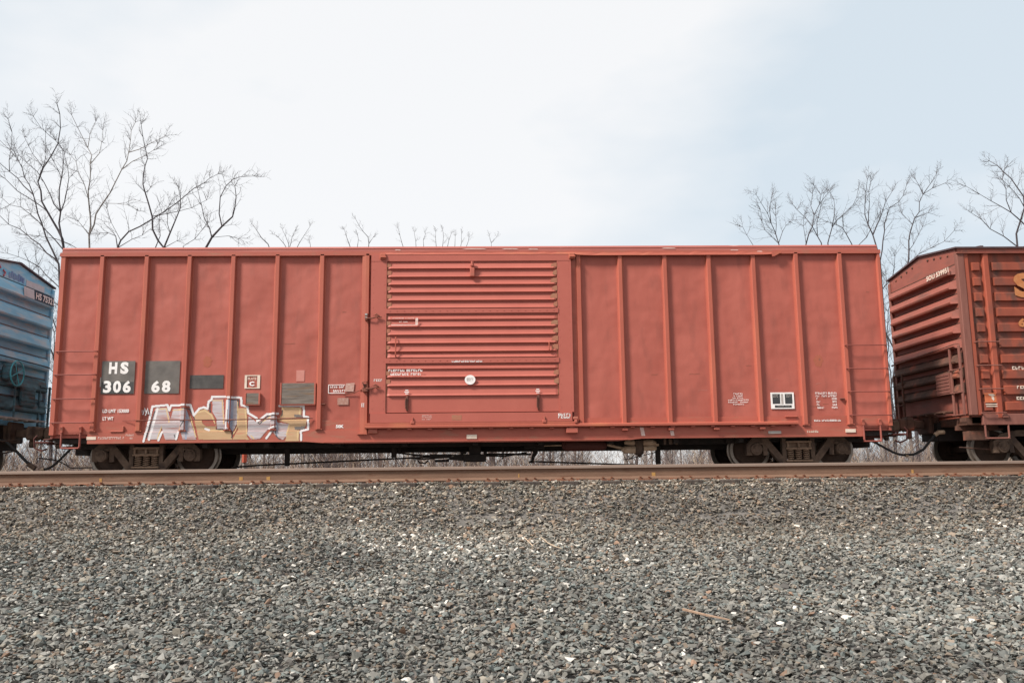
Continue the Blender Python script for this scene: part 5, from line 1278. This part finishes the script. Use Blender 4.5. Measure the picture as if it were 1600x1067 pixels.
# woodland behind the train: slender trees, four grown and then copied
def wood_tree(h, seed):
    global rt
    rt = random.Random(seed)
    root = empty('woodland_tree', (0, 0, 0), 'slender ' + ('dark' if seed % 2 else 'pale') + ' barked leafless tree of the woods seen under and between the cars', 'tree', 'slender ' + ('dark' if seed % 2 else 'pale') + ' trees of the woods behind the train')
    T = MB(); W = MB()
    lean = rt.uniform(-.06, .06)
    pts = [Vector((lean * z + .12 * math.sin(z * .7 + seed), .1 * math.sin(z * .5), z)) for z in [h * i / 12 for i in range(13)]]
    r = rt.uniform(.08, .14)
    T.tube(pts, [r * (1 - .85 * i / 12) for i in range(13)], 6, cap=False)
    for i in range(2, 12):
        for s in range(2):
            a = rt.uniform(0, 2 * PI); d = Vector((math.cos(a), math.sin(a), rt.uniform(.3, 1.0))).normalized()
            L = rt.uniform(.8, 2.2) * (1.1 - i / 14)
            q = [pts[i]]; dd = d
            for k in range(4):
                dd = (dd + Vector((rt.gauss(0, .15), rt.gauss(0, .15), .12))).normalized(); q.append(q[-1] + dd * L / 4)
            T.tube(q, [r * .32, r * .25, r * .2, .012, .008], 4, cap=False)
            grow_twigs(W, q, .01, .8, .8, .2, 1)
    T.build('trunk', M['bark'] if seed % 2 else M['palebark'], root, smooth=True, fix=False); W.build('crown', M['twig'], root, fix=False)
    return root
protos = [wood_tree(h, s) for h, s in ((8.5, 1), (9.5, 2), (7.5, 3), (10, 4), (8, 5))]
used = set(); rw = random.Random(21)
for k in range(180):
    Y = rw.uniform(24, 75); x = rw.uniform(-1, 1) * (Y + 17) * .66
    pr = rw.choice(protos)
    if id(pr) not in used: used.add(id(pr)); t = pr
    else:
        t = pr.copy(); C.objects.link(t)
        for ch in pr.children: c = ch.copy(); C.objects.link(c); c.parent = t
    t.location = (x, Y, gz(Y) - .05); t.rotation_euler = (0, 0, rw.uniform(0, 6.28)); s = rw.uniform(.75, 1.1); t.scale = (s, s, s * rw.uniform(.9, 1.1))

# undergrowth: a thicket of thin stems nobody could count
def thicket(n, Y0_, Y1_, seed, low=False):
    r = np.random.RandomState(seed); V = []; F = []; MI = []
    def add_tubes(P, R, mi):
        # P (k, m, 3) polylines, R (k, m) radii
        k, m, _ = P.shape
        ang = np.array([0, 2.094, 4.189]); cx, sx = np.cos(ang), np.sin(ang)
        ring = np.stack([cx, sx, np.zeros(3)], -1)
        v = P[:, :, None, :] + ring[None, None] * R[:, :, None, None]
        base = sum(len(a) for a in V); V.append(v.reshape(-1, 3))
        idx = (np.arange(k)[:, None, None] * m + np.arange(m - 1)[None, :, None]) * 3 + np.arange(3)[None, None]
        nxt = (np.arange(3) + 1) % 3
        idn = (np.arange(k)[:, None, None] * m + np.arange(m - 1)[None, :, None]) * 3 + nxt[None, None]
        f = np.stack([idx, idn, idn + 3, idx + 3], -1).reshape(-1, 4) + base
        F.append(f); MI.append(np.repeat(mi, (m - 1) * 3))
    Y = r.uniform(Y0_, Y1_, n); X = r.uniform(-1, 1, n) * (Y + 17) * .68
    # a thin spot in the brush where the sky shows through
    u = X / (Y + 17)
    keep = r.rand(n) < np.where((u > .115) & (u < .225), .30, 1.0) * (.7 + .3 * np.sin(X * .6) ** 2)
    X, Y = X[keep], Y[keep]; n = len(X)
    h = r.uniform(1.2, 3.6, n) * np.where(r.rand(n) < .15, 1.5, 1)
    if low: h = r.uniform(.7, 1.5, n)
    m = 7; t = np.linspace(0, 1, m)
    lx, ly = r.normal(0, .35, n), r.normal(0, .25, n); bx, by = r.normal(0, .75, n), r.normal(0, .4, n)
    wob = r.normal(0, .035, (n, m, 2))
    P = np.stack([X[:, None] + h[:, None] * (lx[:, None] * t + bx[:, None] * t ** 2) + wob[..., 0], Y[:, None] + h[:, None] * (ly[:, None] * t + by[:, None] * t ** 2) + wob[..., 1],
                  -1.15 + h[:, None] * t * (1 - .2 * (bx ** 2)[:, None] * t)], -1)
    R = r.uniform(.006, .016, n)[:, None] * (1 - .75 * t)[None]
    mi = np.where(r.rand(n) < (.6 if low else .14), 1, np.where(r.rand(n) < .5, 0, 2)).astype(np.int32)
    add_tubes(P, R, mi)
    for rep in range(8):
        j = r.randint(1, m - 1, n); s = P[np.arange(n), j]
        L = r.uniform(.3, 1.0, n); a = r.uniform(0, 2 * PI, n); el = r.uniform(.1, 1.1, n)
        d = np.stack([np.cos(a) * np.cos(el), np.sin(a) * np.cos(el), np.sin(el)], -1)
        tt = np.linspace(0, 1, 4)
        Q = s[:, None] + d[:, None] * (L[:, None] * tt)[..., None] + r.normal(0, .03, (n, 4, 3)) * tt[None, :, None]
        Q[..., 2] += (tt ** 2)[None] * L[:, None] * .25
        add_tubes(Q, (r.uniform(.005, .010, n)[:, None] * (1 - .6 * tt)[None]), mi)
    V_ = np.concatenate(V).astype(np.float32); F_ = np.concatenate(F).astype(np.int32); MI_ = np.concatenate(MI).astype(np.int32)
    me = bpy.data.meshes.new('undergrowth'); me.vertices.add(len(V_)); me.vertices.foreach_set('co', V_.ravel()); me.loops.add(F_.size); me.loops.foreach_set('vertex_index', F_.ravel())
    me.polygons.add(len(F_)); me.polygons.foreach_set('loop_start', np.arange(0, F_.size, 4, dtype=np.int32))
    for x in ('brush', 'tanstem', 'twig'): me.materials.append(M[x])
    me.polygons.foreach_set('material_index', MI_); me.polygons.foreach_set('use_smooth', np.zeros(len(F_), dtype=bool)); me.update(calc_edges=True)
    o = bpy.data.objects.new('undergrowth', me); C.objects.link(o)
    tag(o, ('low dry weeds and tan stalks just behind the track' if low else 'tangle of leafless brush and saplings behind the train'), kind='stuff')
thicket(9000, 18, 46, 3)
thicket(1500, 6.5, 16, 4, True)
mk = empty('marker_post', (-6.72, 7.0, gz(7.0)), 'orange red marker post in the brush just right of the left truck', 'marker post')
MB().tube([(-6.72, 7.0, .42), (-6.72, 7.0, 1.25)], .07, 8).build('sleeve', M['g_tan'] if 0 else mat('marker_orange', (.50, .10, .05), (.42, .08, .045), 9, .6), mk)
MB().tube([(-6.72, 7.0, -1.0), (-6.72, 7.0, .42)], .045, 8).build('stake', M['palebark'], mk)
print('objects', len(bpy.data.objects))
